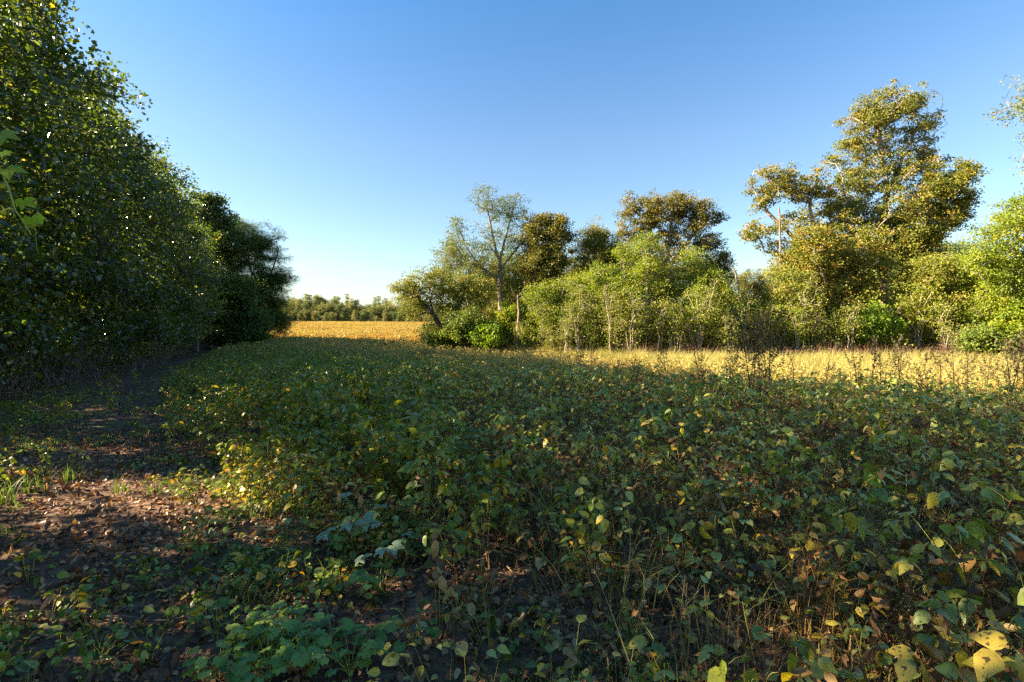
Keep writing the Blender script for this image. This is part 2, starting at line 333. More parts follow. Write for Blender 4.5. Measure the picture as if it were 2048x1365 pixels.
def skeleton(trunks, att, g, seg=.8, minz=0.0, R0=.25, rtip=.010, rise=.9):
    pos = []; par = []; ntr = 0
    for t in trunks:                                   # each a polyline; the later ones start from the nearest node of the first
        t = np.asarray(t, float); prev = -1 if not pos else int(np.argmin(np.linalg.norm(np.array(pos) - t[0], axis=1)))
        if prev >= 0 and np.linalg.norm(pos[prev] - t[0]) > 1.2: prev = -1
        for a, b in zip(t[:-1], t[1:]):
            k = max(1, int(np.linalg.norm(b - a) / seg))
            if a is t[0] or not pos or prev == -1:
                pos.append(np.array(a, float)); par.append(prev); prev = len(pos) - 1
            for i in range(1, k + 1):
                pos.append(a + (b - a) * i / k + g.normal(size=3) * .03 * (i < k)); par.append(prev); prev = len(pos) - 1
    ntr = len(pos)
    order = [int(np.argmax(np.linalg.norm(att - att.mean(0), axis=1)))]; dmin = np.linalg.norm(att - att[order[0]], axis=1)
    for _ in range(len(att) - 1):
        i = int(np.argmax(dmin)); order.append(i); dmin = np.minimum(dmin, np.linalg.norm(att - att[i], axis=1))
    cap = ntr + len(att) * 14
    PA = np.zeros((cap, 3)); PA[:ntr] = pos; n = ntr; base = pos[0]
    par = list(par)
    for i in order:
        a = att[i]; q = PA[:n]; dv = a - q; dist = np.linalg.norm(dv, axis=1)
        cost = dist + rise * np.maximum(0, -dv[:, 2] + .15 * np.hypot(dv[:, 0], dv[:, 1])) + 5 * np.maximum(0, minz - q[:, 2])
        j = int(np.argmin(cost)); d = dist[j]
        if d < .05: continue
        pd = nrm(q[j] - q[par[j]]) if par[j] >= 0 else np.array([0, 0, 1.])
        c = q[j] + pd * .35 * d + np.array([0, 0, .12 * d])
        k = min(12, max(2, int(d / seg) + 1)); pts = bez(q[j], c, a, k + 1)[1:]
        pts[:-1] += g.normal(size=(k - 1, 3)) * min(.10 * d / k + .03, .16)
        prev = j
        for p in pts:
            PA[n] = p; par.append(prev); prev = n; n += 1
            if n >= cap: break
        if n >= cap - 14: break
    PA = PA[:n]; par = np.array(par)
    cnt = np.zeros(n); haskid = np.zeros(n, bool); haskid[par[par >= 0]] = True; cnt[~haskid] = 1
    for i in range(n - 1, -1, -1):
        if par[i] >= 0: cnt[par[i]] += cnt[i]
    cnt = np.maximum(cnt, 1); e = math.log(R0 / rtip) / math.log(max(cnt.max(), 3)); rad = rtip * cnt ** e
    rad[:ntr] = np.maximum(rad[:ntr], rtip * 2)
    return PA, par, rad, cnt, ntr
def wood(PA, par, rad, cnt, sel, k, mi=0):
    n = len(PA); d = np.zeros((n, 3)); ok = par >= 0; d[ok] = PA[ok] - PA[par[ok]]
    best = np.full(n, -1)
    for i in np.where(ok)[0]:
        b = best[par[i]]
        if b < 0 or cnt[i] > cnt[b]: best[par[i]] = i
    for i in np.where(~ok)[0]:
        d[i] = (0, 0, 1) if best[i] < 0 else PA[best[i]] - PA[i]
    e = np.where(ok & sel)[0]
    if len(e) == 0: return []
    main = best[par[e]] == e; dd = nrm(d)
    dA = np.where(main[:, None], dd[par[e]], dd[e]); ra = np.where(main, rad[par[e]], np.minimum(rad[e] * 1.15, rad[par[e]]))
    v, f = frustums(PA[par[e]], PA[e], dA, dd[e], ra, rad[e], k)
    return [(v, f, .5, mi)]
def foliage(att, g, per, size, clump, tpl, flat=.6, droop=.25, up=.35, cvar=.55):
    N = len(att) * per; c = np.repeat(att, per, 0); cr = np.repeat(g.random(len(att)), per)
    scl = np.repeat(.65 + .7 * g.random(len(att)), per)[:, None]
    off = nrm(g.normal(size=(N, 3))) * (g.random((N, 1)) ** .6) * 1.55 * clump * scl * np.array([1, 1, flat]); pos = c + off
    d = nrm(off * .8 / clump + g.normal(size=(N, 3)) * .7 + np.array([0, 0, -droop])); n = nrm(g.normal(size=(N, 3)) * .65 + np.array([0, 0, up]))
    rnd = np.clip(cr * cvar + g.random(N) * (1 - cvar), 0, 1)
    return leaves(tpl, pos, d, n, size * (.65 + .7 * g.random(N)), rnd)
def tree_meshes(trunks, blobs, nclu, per, size, clump, leafm, barkm, seed, tpl=LF_DIA, R0=.22, flat=.6, minz=.0, shell=.42, rise=.9, seg=.8, bare=0.0, drop=None, sprig=0, rtip=.010, droop=.25, cull=None, carve=.8, fr=1.15):
    g = np.random.default_rng(seed); att = blobs_sample(blobs, int(nclu * 1.2 / carve), g, shell, carve, fr)
    PA, par, rad, cnt, ntr = skeleton(trunks, att, g, seg, minz, R0, rtip, rise)
    rad = rad.copy(); z0 = PA[0, 2]; rad[:ntr] *= 1 + .5 * np.exp(-(PA[:ntr, 2] - z0) / .35)
    if cull is not None: att = att[cull(att)]
    t = wood(PA, par, rad, cnt, np.arange(len(PA)) < ntr, 8)
    idx = np.arange(len(PA)) >= ntr
    b = wood(PA, par, rad, cnt, idx & (rad > .03), 5) + wood(PA, par, rad, cnt, idx & (rad <= .03), 3)
    la = att[g.random(len(att)) >= bare]
    ch = foliage(la, g, per, size, clump, tpl, flat, droop=droop)
    if cull is not None:
        v, f, r, mi = ch; k = len(tpl[0]); keep = cull(v.reshape(-1, k, 3)[:, 0]); v = v.reshape(-1, k, 3)[keep].reshape(-1, 3); r = r.reshape(-1, k)[keep].ravel()
        f = (tpl[1][None] + (np.arange(keep.sum()) * k)[:, None, None]).reshape(-1, 3); ch = (v, f, r, mi)
    return mk('trunk', t, [barkm]), (mk('branches', b, [barkm]) if b else None), mk('crown', [ch], [leafm], smooth=False)
def place_tree(name, meshes, base, rz, label, group=None, scale=1.0, cat='tree'):
    e = empty(name, base, rz); e.scale = (scale,) * 3 if np.isscalar(scale) else scale
    tag(e, label, cat, group)
    for nm, me in zip(('trunk', 'branches', 'crown'), meshes):
        if me is not None:
            q = obj(nm, me, e)
            if nm == 'branches': q['kind'] = 'stuff'
    return e
def tree_px(name, Y, trunks, blobs, label, nclu, per=60, size=.14, clump=.45, leafm='oak', barkm='bark', seed=1, cat='tree', group=None, depth=None, **kw):
    """outline given where the photograph shows it; the tree is built at its own distance with its own depth"""
    g = np.random.default_rng(seed + 500)
    px0 = trunks[0][0][0]; bx = (px0 - 1024) / FPX * Y; base = np.array([bx, Y, float(gz(bx, Y)) - .05])
    T = []
    for i, t in enumerate(trunks):
        q = np.array([P(p[0], p[1], Y + (p[2] if len(p) > 2 else 0)) for p in t]) - base
        if i == 0: q[0] = (0, 0, 0)
        T.append(q)
    B = []
    for b in blobs:                                     # px, py, rx, ry, weight, depth offset
        px, py, rx, ry = b[:4]; wt = b[4] if len(b) > 4 else 1; dy = b[5] if len(b) > 5 else g.uniform(-.3, .3) * rx / FPX * Y
        c = P(px, py, Y + dy) - base; B.append((*c, rx / FPX * Y, (depth or .85) * rx / FPX * Y, ry / FPX * Y, wt))
    ms = tree_meshes(T, B, nclu, per, size, clump, M[leafm], M[barkm], seed, **kw)
    return place_tree(name, ms, base, 0, label, group, cat=cat), ms

OAK = dict(leafm='oak', tpl=LF_OAK, flat=.5)
# --- the wood on the right, from its far end to the picture's right edge
tree_px('leaning_tree', 40, [[(893, 700), (885, 660), (868, 630), (845, 605)], [(888, 668), (905, 640), (925, 600), (930, 575)], [(870, 632), (860, 600), (870, 570)]],
        [(830, 600, 45, 45), (805, 575, 24, 26, .8), (855, 560, 34, 26), (905, 580, 50, 45), (930, 620, 40, 40), (870, 640, 30, 30, .5), (885, 675, 24, 26), (955, 580, 30, 40)],
        'low wide olive tree leaning left beside the golden field', 330, 60, .13, .38, 'brown', 'darkbark', 11, R0=.22, minz=.8)
tree_px('slender_tree', 44, [[(1003, 690), (1002, 640), (1000, 560), (1000, 520)], [(1000, 530), (985, 470), (975, 420), (978, 380)], [(1000, 520), (1015, 460), (1025, 420), (1028, 400)], [(1000, 560), (960, 535), (930, 490), (912, 440)], [(1000, 540), (1040, 490), (1050, 450)]],
        [(975, 395, 30, 30), (1000, 415, 36, 32), (1035, 425, 26, 34), (912, 448, 16, 26, .9), (930, 480, 30, 26, .8), (985, 470, 44, 44), (1030, 480, 36, 42), (905, 500, 36, 30, .8), (965, 530, 50, 36), (890, 520, 26, 30, .6)],
        'tall open tree with sparse leaves and forked upright limbs behind the leaning tree', 400, 34, .12, .36, 'sparse', 'bark', 12, R0=.26, minz=4, rise=1.4, shell=.5)
tree_px('grey_green_tree', 46, [[(950, 700), (945, 640), (925, 560), (905, 500)]],
        [(905, 500, 34, 36), (930, 540, 40, 36), (890, 545, 30, 30), (950, 580, 34, 34)],
        'grey-green tree between the leaning tree and the tall open tree', 170, 50, .13, .4, 'sparse', 'bark', 13, R0=.16, minz=2)
tree_px('dense_oak', 43, [[(1075, 700), (1073, 620), (1072, 560), (1080, 520)], [(1073, 565), (1105, 530), (1120, 490)], [(1072, 570), (1058, 520), (1060, 480)]],
        [(1090, 460, 46, 32, 1.3), (1065, 490, 34, 34), (1115, 500, 34, 40, 1.2), (1080, 530, 44, 30), (1060, 545, 40, 34, .7), (1125, 460, 22, 22)],
        'compact dark oak with a rounded top right of the tall open tree', 300, 75, .14, .42, 'darkoak', 'darkbark', 14, R0=.28, minz=3.5, tpl=LF_OAK, carve=.66, fr=1.4)
tree_px('olive_tree', 45, [[(1040, 700), (1040, 620), (1036, 560)]],
        [(1050, 560, 44, 44), (1020, 590, 40, 40), (1085, 590, 40, 36), (1045, 630, 44, 36)],
        'olive brown tree in front of the compact dark oak', 230, 60, .13, .42, 'brown', 'bark', 15, R0=.18, minz=2)
tree_px('yellowing_tree', 45, [[(1185, 700), (1185, 600), (1188, 520), (1190, 480)]],
        [(1190, 480, 30, 34), (1165, 510, 28, 40), (1215, 500, 32, 36), (1240, 520, 34, 36), (1185, 560, 60, 40, .8)],
        'yellow-brown tree filling the dip between the compact oak and the domed oak', 420, 60, .13, .40, 'oak', 'bark', 16, R0=.2, minz=4)
tree_px('domed_oak', 46, [[(1335, 700), (1335, 600), (1335, 530)], [(1335, 535), (1310, 480), (1290, 440)], [(1335, 530), (1340, 470), (1345, 420)], [(1335, 540), (1375, 485), (1400, 450)], [(1335, 545), (1285, 500), (1262, 480)], [(1336, 550), (1390, 520), (1420, 480)]],
        [(1340, 415, 60, 28, 1.5), (1285, 425, 42, 34, 1.2), (1390, 430, 42, 36, 1.2), (1262, 460, 28, 32), (1310, 470, 50, 38, .8), (1375, 475, 52, 38, .8), (1425, 440, 24, 18), (1330, 510, 70, 28, .8), (1415, 480, 26, 22)],
        'broad oak with a domed crown and pale radiating limbs above the sapling thicket', 620, 46, .14, .34, 'darkoak', 'palebark', 17, R0=.34, minz=5.5, tpl=LF_OAK, rise=.4, shell=.35, rtip=.017, bare=.1, carve=.62, fr=1.5)
tree_px('dark_tree', 47, [[(1432, 700), (1430, 620), (1432, 560)]],
        [(1430, 510, 26, 24), (1448, 530, 14, 26), (1430, 560, 34, 36), (1425, 600, 36, 40)],
        'dark narrow tree between the domed oak and the bent bare snag', 170, 70, .14, .42, 'darkoak', 'darkbark', 18, R0=.16, minz=3)
tree_px('spreading_oak', 41, [[(1640, 705), (1640, 620), (1625, 560), (1610, 520)], [(1622, 555), (1590, 480), (1550, 440), (1530, 420)], [(1615, 530), (1635, 470), (1620, 420)], [(1640, 600), (1680, 540), (1700, 490)]],
        [(1530, 375, 34, 26, 1.2), (1560, 350, 42, 24), (1600, 375, 50, 34), (1525, 410, 26, 20, .8), (1640, 370, 42, 34), (1655, 430, 60, 42, 1.1), (1600, 440, 50, 34, .5), (1530, 470, 40, 26, .9), (1505, 465, 22, 16, .8), (1590, 500, 50, 30, .8), (1650, 500, 60, 34), (1690, 480, 60, 34)],
        'spreading oak with pale drooping bare limbs left of the tallest oak', 600, 44, .14, .31, 'oak', 'palebark', 19, R0=.32, minz=4.5, tpl=LF_OAK, bare=.22, rise=.5, rtip=.017, carve=.6, fr=1.5)
tree_px('tall_oak', 42, [[(1775, 705), (1772, 620), (1768, 560), (1765, 520)], [(1767, 540), (1765, 450), (1775, 380), (1762, 300), (1755, 240)], [(1775, 390), (1800, 330), (1810, 300)], [(1768, 525), (1730, 460), (1700, 420)]],
        [(1770, 215, 62, 36, 1.1), (1820, 205, 34, 30), (1725, 245, 46, 36, 1.1), (1695, 275, 28, 28), (1790, 265, 70, 40, .8), (1850, 250, 38, 30), (1700, 315, 46, 28), (1745, 350, 66, 40), (1810, 330, 56, 44), (1860, 320, 30, 36, .8), (1770, 420, 80, 40), (1700, 390, 44, 40), (1710, 460, 60, 40), (1790, 480, 60, 44)],
        'tallest oak of the wood, rust tinged crown with white upper limbs', 900, 46, .14, .32, 'oak', 'palebark', 20, R0=.30, minz=6, tpl=LF_OAK, rise=.6, rtip=.017, bare=.1, carve=.6, fr=1.45)
tree_px('forked_oak', 40, [[(1808, 705), (1808, 600), (1806, 550), (1812, 535)], [(1812, 538), (1850, 490), (1880, 440), (1895, 410)], [(1810, 540), (1780, 520), (1765, 500)], [(1850, 490), (1860, 440), (1850, 400)]],
        [(1900, 350, 44, 30, 1.1), (1935, 350, 28, 26), (1870, 380, 50, 34), (1915, 400, 36, 36), (1850, 420, 50, 36), (1890, 440, 36, 34), (1820, 470, 46, 40), (1860, 480, 40, 36), (1780, 520, 50, 40, .8), (1840, 520, 34, 24, .6)],
        'oak with a dark forked trunk leaning right of the tallest oak', 560, 48, .14, .33, 'oak', 'darkbark', 21, R0=.36, minz=5, tpl=LF_OAK, carve=.62, fr=1.5)
tree_px('rusty_tree', 37.5, [[(1700, 710), (1695, 620), (1690, 560)]],
        [(1640, 480, 50, 30, .8), (1610, 530, 50, 36), (1670, 540, 60, 40), (1730, 530, 46, 40), (1620, 590, 60, 40), (1690, 600, 60, 46), (1740, 480, 40, 30, .7)],
        'olive brown mid-height oak growing at the feet of the two tallest oaks', 460, 65, .14, .42, 'oak', 'bark', 22, R0=.2, minz=2.5, tpl=LF_OAK)
tree_px('brown_tree', 36.5, [[(1580, 712), (1582, 660), (1578, 600)]],
        [(1575, 560, 40, 34), (1600, 620, 50, 44), (1550, 640, 40, 44), (1610, 670, 44, 36), (1560, 600, 34, 30)],
        'small olive brown tree around the foot of the broken pine', 300, 60, .13, .4, 'brown', 'bark', 23, R0=.13, minz=1)
tree_px('round_tree', 36, [[(1865, 712), (1868, 660), (1870, 600)], [(1867, 650), (1840, 600), (1830, 570)]],
        [(1870, 540, 56, 34), (1820, 560, 36, 34), (1910, 560, 44, 40), (1860, 600, 70, 50), (1900, 640, 50, 50), (1830, 650, 40, 44)],
        'round-topped olive green tree right of the vivid green shrub', 440, 65, .13, .42, 'brown', 'bark', 24, R0=.16, minz=1)
tree_px('feathery_tree', 33, [[(2020, 720), (2022, 640), (2030, 540), (2035, 470)], [(2024, 600), (1985, 540), (1965, 490)]],
        [(2040, 425, 50, 36), (1990, 460, 36, 30), (2045, 500, 60, 50), (1975, 520, 46, 44), (2010, 580, 60, 56), (1965, 600, 36, 44), (2050, 620, 60, 60), (2100, 500, 60, 90), (2090, 420, 50, 50)],
        'bright yellow-green feathery tree at the right end of the wood', 560, 60, .13, .42, 'green', 'bark', 25, R0=.22, minz=1.5)
tree_px('overhanging_tree', 26, [[(2230, 740), (2225, 500), (2215, 200)], [(2220, 330), (2150, 260), (2080, 230), (2035, 215)], [(2220, 420), (2150, 370), (2060, 350)]],
        [(2045, 170, 22, 20, .8), (2030, 215, 32, 22), (2080, 210, 40, 36), (2050, 350, 18, 16, .7), (2120, 300, 60, 80), (2180, 180, 90, 90), (2270, 250, 90, 110)],
        'tree outside the right edge reaching thin olive sprays into the sky', 330, 34, .11, .36, 'sparse', 'bark', 26, R0=.22, minz=5)
tree_px('background_tree', 52, [[(1910, 700), (1905, 600), (1900, 500)]],
        [(1905, 495, 34, 22), (1880, 510, 24, 22), (1935, 510, 30, 24), (1910, 550, 60, 40)],
        'small grey-green treetop in the gap right of the forked oak', 200, 50, .14, .45, 'midgreen', 'bark', 27, R0=.16, minz=3)
# saplings with green heads and bare pale stems
heads = [(1160, 560, 'green'), (1205, 545, 'green'), (1250, 530, 'green'), (1295, 510, 'green'), (1345, 540, 'brown'), (1385, 520, 'green'), (1425, 560, 'green'), (1120, 600, 'green'), (1075, 610, 'green'), (1235, 580, 'green'), (1320, 580, 'brown'), (1400, 600, 'green')]
names = {'green': 'sapling', 'brown': 'sapling'}
for i, (hx, hy, lm) in enumerate(heads):
    g = np.random.default_rng(300 + i); Y = 37 + g.uniform(-1, 2.0); bxp = hx + g.uniform(-22, 22)
    tree_px('sapling', Y, [[(bxp, 712), (bxp + g.uniform(-8, 8), 660), ((hx + bxp) / 2, 610), (hx, hy + 30)], [(bxp + 1, 690), (bxp + g.uniform(-26, 26), 640), (hx + g.uniform(-24, 24), hy + 50)]],
            [(hx, hy + g.uniform(-22, 16), 30, 30), (hx + g.uniform(-20, 20), hy + 34, 38, 30), (hx + g.uniform(-20, 20), hy + 75, 34, 30, .55), (hx, hy + 110, 30, 24, .3)],
            'slender sapling with light green head and pale stems, below the domed oak' if lm == 'green' else 'slender sapling with olive brown head and pale stems, below the domed oak',
            150, 42, .12, .36, lm, 'palebark', 320 + i, group='saplings of the thicket below the domed oak', R0=.09, minz=2.2, rtip=.012, bare=.18, tpl=LF_DIA, carve=.6, fr=2.2)
# low bare-stemmed saplings in front
sap_vars = []
for k in range(5):
    g = np.random.default_rng(700 + k); h = 3.0 + .5 * k
    tr = [[(0, 0, 0), (g.uniform(-.15, .15), 0, h * .4), (g.uniform(-.4, .4), g.uniform(-.2, .2), h * .85)]]
    for s in range(2 + k % 2): tr.append([(0, 0, .1 + .2 * s), (g.uniform(-.5, .5), g.uniform(-.3, .3), h * .5), (g.uniform(-.9, .9), g.uniform(-.5, .5), h * .9)])
    sap_vars.append(tree_meshes(tr, [(0, 0, h * .75, .9, .8, h * .3), (0, 0, h * .5, .7, .7, h * .25, .4)], 70, 16, .10, .3, M['green' if k % 2 else 'brown'], M['palebark'], 710 + k, R0=.055, rtip=.009, seg=.4, minz=.5))
g = np.random.default_rng(5)
for i, px in enumerate(np.concatenate([np.linspace(1035, 1470, 34), np.linspace(1490, 1700, 9), np.linspace(1840, 2040, 5)])):
    px = px + g.uniform(-5, 5); Y0 = 34; x = (px - 1024) / FPX * 35.2; Y = float(wood_y(x)) + g.uniform(-.3, 1.6); x = (px - 1024) / FPX * Y
    place_tree('sapling', sap_vars[i % 5], (x, Y, float(gz(x, Y)) - .03), g.uniform(0, 6.28), 'thin bare-stemmed sapling standing along the sunlit front edge of the wood', 'bare-stemmed saplings along the front edge of the wood', g.uniform(.8, 1.2))
# single odd ones
def snag(name, Y, pts, r0, r1, mat, label, cat, tips=()):
    bx = (pts[0][0] - 1024) / FPX * Y; base = np.array([bx, Y, float(gz(bx, Y)) - .05]); e = empty(name, base); tag(e, label, cat)
    q = np.array([P(a, b, Y) for a, b in pts]) - base; q[0] = 0
    t = np.linspace(0, 1, len(q)); tt = np.linspace(0, 1, 24); q2 = np.stack([np.interp(tt, t, q[:, i]) for i in range(3)], 1)
    q2[1:-1] += np.cumsum(np.random.default_rng(len(label)).normal(size=(22, 3)) * .03, 0) * np.hanning(22)[:, None]
    v, f, r, mi = tube(q2, r0, r1, 9); f = [tuple(x) for x in f]
    obj('trunk', mk('trunk', [(v, np.array(f), .5, 0)], [M[mat]]), e)
    for tp in tips:
        q = np.array([P(a, b, Y + (c if True else 0)) for a, b, c in tp]) - base
        obj('branch', mk('branch', [tube(q, .035, .008, 5)], [M[mat]]), e)
    return e
snag('dead_snag', 36, [(1487, 712), (1486, 660), (1484, 610), (1480, 570), (1472, 545), (1462, 533)], .13, .05, 'palebark', 'bent bare pale snag hooking left above the undergrowth', 'dead tree',
     [[(1471, 543, 0), (1455, 548, -.3), (1440, 556, -.5)], [(1484, 600, 0), (1498, 590, .2), (1506, 570, .3)]])
snag('broken_pine', 38.5, [(1570, 712), (1568, 640), (1566, 560), (1562, 480), (1558, 415)], .17, .05, 'pinebark', 'straight reddish pine trunk with its top broken off', 'dead tree',
     [[(1566, 520, 0), (1550, 500, -.5), (1538, 492, -.7)], [(1563, 470, 0), (1578, 455, -.2), (1590, 452, -.5)], [(1566, 560, 0), (1586, 548, -.3), (1600, 540, -.5)]])
snag('bare_trunk', 37.6, [(1036, 712), (1036, 660), (1037, 620), (1036, 590)], .13, .07, 'pinebark', 'short straight reddish trunk lit by the sun below the compact dark oak', 'tree trunk',
     [[(1037, 600, 0), (1026, 586, -.3), (1020, 570, -.3)], [(1036, 595, 0), (1048, 580, .3), (1050, 560, .4)]])
# shrubs at the foot of the wood
def shrub(px, py, rx, ry, Y, lm, label, n, seed, size=.12, per=55, name='shrub'):
    b = 712
    return tree_px(name, Y, [[(px, b), (px - 2, py + ry * .5)], [(px, b - 3), (px - rx * .4, py + ry * .2)], [(px, b - 3), (px + rx * .4, py)]],
                   [(px, py, rx * .8, ry * .8), (px - rx * .45, py + ry * .25, rx * .55, ry * .6), (px + rx * .45, py + ry * .2, rx * .55, ry * .65), (px, py + ry * .45, rx * .8, ry * .45, .7)],
                   label, n, per, size, .34, lm, 'bark', seed, cat='shrub', R0=.05, rtip=.007, minz=.2, tpl=LF_BROAD, seg=.4, carve=.6, fr=2.6)
shrub(935, 650, 44, 40, 38.2, 'midgreen', 'glossy mid green shrub just right of the leaning tree trunk', 170, 41)
shrub(975, 668, 30, 26, 37.4, 'vivid', 'small vivid yellow-green shrub beside the glossy mid green shrub', 110, 42)
shrub(1020, 640, 34, 40, 39.0, 'green', 'light green shrub behind the short reddish trunk', 130, 43)
shrub(1068, 625, 40, 40, 40.0, 'vivid', 'bright green shrub below the compact dark oak', 160, 44)
shrub(1740, 650, 62, 50, 35.6, 'vivid', 'large vivid green shrub below the tallest oak', 330, 45, .13)
shrub(1690, 640, 34, 34, 36.4, 'green', 'light green shrub left of the large vivid green shrub', 110, 46)
shrub(1975, 680, 52, 34, 32.6, 'midgreen', 'rounded deep green bush at the foot of the feathery tree', 240, 47, .11)
shrub(1640, 685, 40, 26, 35.4, 'brown', 'low olive bush between the broken pine and the vivid green shrub', 120, 48)
shrub(1500, 640, 36, 44, 38.5, 'midgreen', 'dull green shrub behind the bent bare snag', 170, 49)
shrub(1462, 640, 30, 50, 38.0, 'brown', 'olive shrub left of the bent bare snag', 130, 50)
shrub(1135, 655, 40, 34, 38.6, 'brown', 'olive shrub behind the bare stems below the yellow-brown tree', 120, 51)
shrub(880, 680, 26, 24, 39.4, 'midgreen', 'small dark bush at the foot of the leaning tree', 90, 52)
shrub(2035, 640, 40, 50, 32.0, 'green', 'yellow-green shrub at the right edge beside the rounded deep green bush', 200, 53)

# trees further back in the wood, three kinds shared
back = []
for k in range(4):
    g = np.random.default_rng(900 + k); h = 9 + k
    bl = [(g.uniform(-1, 1), g.uniform(-1, 1), h * q, 2.4, 2.4, 1.5) for q in (.35, .5, .65, .8, .9)]
    back.append(tree_meshes([[(0, 0, 0), (.2, .1, h * .5), (.1, -.2, h * .85)]], bl, 240, 50, .16, .5, M[('midgreen', 'brown', 'darkoak', 'midgreen')[k]], M['darkbark'], 910 + k, R0=.2, minz=2))
g = np.random.default_rng(8)
for i in range(44):
    x = -5 + 56 * (i + .5) / 44 + g.uniform(-.6, .6); Y = 47 + g.uniform(0, 5) + (i % 2) * 5
    pxq = 1024 + x / Y * FPX; s = g.uniform(.72, .92) * (.75 if 1425 < pxq < 1530 else 1)
    place_tree('background_tree', back[i % 4], (x, Y, float(gz(x, Y)) - .1), g.uniform(0, 6.28), 'hazy tree standing further back inside the wood on the right', 'trees further back inside the right wood', s)

# --- the wall of trees along the track on the left
_g = np.random.default_rng(4)
rays = [np.array([_g.uniform(-4.9, -2.3), _g.uniform(4.3, 5.2), .05]) for _ in range(26)] + [np.array([x, y, .05]) for x, y in ((-1.9, 3.6), (-1.3, 3.2), (-.55, 2.6), (-2.6, 2.7), (-3.2, 2.9), (-5.4, 6.6), (-4.1, 6.9))]
rrad = np.concatenate([_g.uniform(.10, .2, 26), np.full(7, .07)])
def make_cull(base):  # drops leaves along chosen sun rays, so sun patches land on the track
    def f(p):
        keep = np.ones(len(p), bool); q = p + base
        for r0, rr_ in zip(rays, rrad):
            d = q - r0; t = d @ sdir; dist = np.linalg.norm(d - t[:, None] * sdir, axis=1); keep &= (dist > rr_) | (t < 0)
        return keep
    return f
def wall_proto(k, cull=None, n=340, per=48):
    g = np.random.default_rng(60 + k); h = 12.2
    tr = [[(0, 0, 0), (.1, .1, h * .3), (-.1, .1, h * .6), (0, 0, h * .95)]]
    bl = []
    for z, r in ((.16, 2.2), (.3, 2.7), (.45, 2.7), (.6, 2.4), (.75, 1.9), (.88, 1.2), (.97, .6)):
        a = g.uniform(0, 6.28); bl.append((.5 * math.cos(a), .5 * math.sin(a), h * z, r, r, h * .10))
    return tree_meshes(tr, bl, n, per, .118, .40, M['wall'], M['darkbark'], 70 + k, tpl=LF_MAPLE if k < 2 else LF_BROAD, R0=.17, minz=.8, flat=.8, shell=.4, rise=.5, cull=cull, carve=.66, fr=.85)
wp = [wall_proto(k) for k in range(4)]
g = np.random.default_rng(21)
WL = 'tall leafy broadleaf tree in the dense dark wall of trees along the left track'
WG = 'trees of the dense wall along the left track'
ys = np.arange(-4, 49, 2.35)
for i, y in enumerate(ys):
    y = y + g.uniform(-.35, .35); x = float(wall_x(y)) - 1.6 + g.uniform(-.4, .4); s = g.uniform(.93, 1.05)
    if y > 33: s *= 1 - .030 * (y - 33)
    b = np.array([x, y, float(gz(x, y)) - .05])
    if 1 < y < 12:
        cull = make_cull(b); ms = wall_proto(i % 4, cull, 330, 30); place_tree('broadleaf_tree', ms, b, 0, WL, WG, 1.0)  # mostly out of view; crowns thinned and pierced to leak sun onto the foreground
    else: place_tree('broadleaf_tree', wp[i % 4], b, g.uniform(0, 6.28), WL, WG, (s * g.uniform(.95, 1.1),) * 2 + (s * g.uniform(.88, 1.08),))
BG = 'trees of the second row behind the left wall'
for i, y in enumerate(np.arange(-5, 52, 3.4)):
    y = y + g.uniform(-.5, .5)
    if 1 < y < 12: continue
    x = float(wall_x(y)) - 5.4 + g.uniform(-.5, .5); s = g.uniform(.52, .62) * (1 if y < 33 else 1 - .03 * (y - 33))
    place_tree('broadleaf_tree', wp[(i + 1) % 4], (x, y, float(gz(x, y)) - .05), g.uniform(0, 6.28), 'shaded broadleaf tree behind the front row of the left tree wall', BG, s)
for i, y in enumerate(np.arange(12, 42, 4.0)):
    x = float(wall_x(y)) - 9.5 + g.uniform(-.5, .5)
    place_tree('broadleaf_tree', wp[i % 4], (x, y, float(gz(x, y)) - .05), g.uniform(0, 6.28), 'shaded broadleaf tree deep inside the left tree wall', 'trees deep inside the left tree wall', .5)

# drooping locust-like tree at the end of the wall: compound leaves as feathers
def feather(n=9):
    v = []; f = []
    for i in range(n):
        u = (i + 1) / n; s = 1 if i % 2 else -1
        b = len(v); z = -.35 * u * u
        v += [(u, 0, z), (u + .05, s * .09, z + .02), (u + .12, s * .22, z - .05), (u - .01, s * .13, z)]
        f += [(b, b + 1, b + 2), (b, b + 2, b + 3)]
    return np.array(v), np.array(f)
LF_FEATHER = feather()
tree_px('locust_tree', 47, [[(530, 700), (525, 640), (515, 580), (505, 530)], [(518, 590), (545, 540), (555, 510)], [(525, 630), (550, 590), (565, 570)], [(510, 560), (490, 510), (480, 480)]],
        [(475, 462, 44, 28), (515, 472, 44, 26), (500, 500, 60, 34), (535, 500, 26, 20), (490, 520, 50, 30), (550, 555, 34, 16), (560, 575, 20, 18), (520, 570, 46, 34), (545, 610, 26, 30), (500, 620, 50, 50), (550, 650, 34, 34), (520, 660, 50, 30), (460, 560, 50, 50), (450, 510, 40, 40), (540, 530, 36, 30), (500, 570, 60, 50), (530, 600, 50, 40), (480, 480, 50, 30), (530, 640, 46, 40)],
        'dark locust tree with layered drooping sprays at the far end of the left wall', 600, 44, .36, .42, 'locust', 'darkbark', 81, R0=.2, minz=1, tpl=LF_FEATHER, flat=.35, rise=.5)
tree_px('broadleaf_tree', 44, [[(430, 712), (432, 600), (430, 440)]],
        [(424, 405, 24, 22), (432, 440, 34, 28), (452, 462, 28, 24), (440, 490, 44, 40), (400, 430, 34, 50), (420, 530, 50, 50), (450, 590, 50, 50), (430, 650, 50, 40)],
        'last full broadleaf tree of the left wall, next to the locust tree', 480, 60, .14, .45, 'wall', 'darkbark', 84, R0=.16, minz=1, tpl=LF_BROAD)
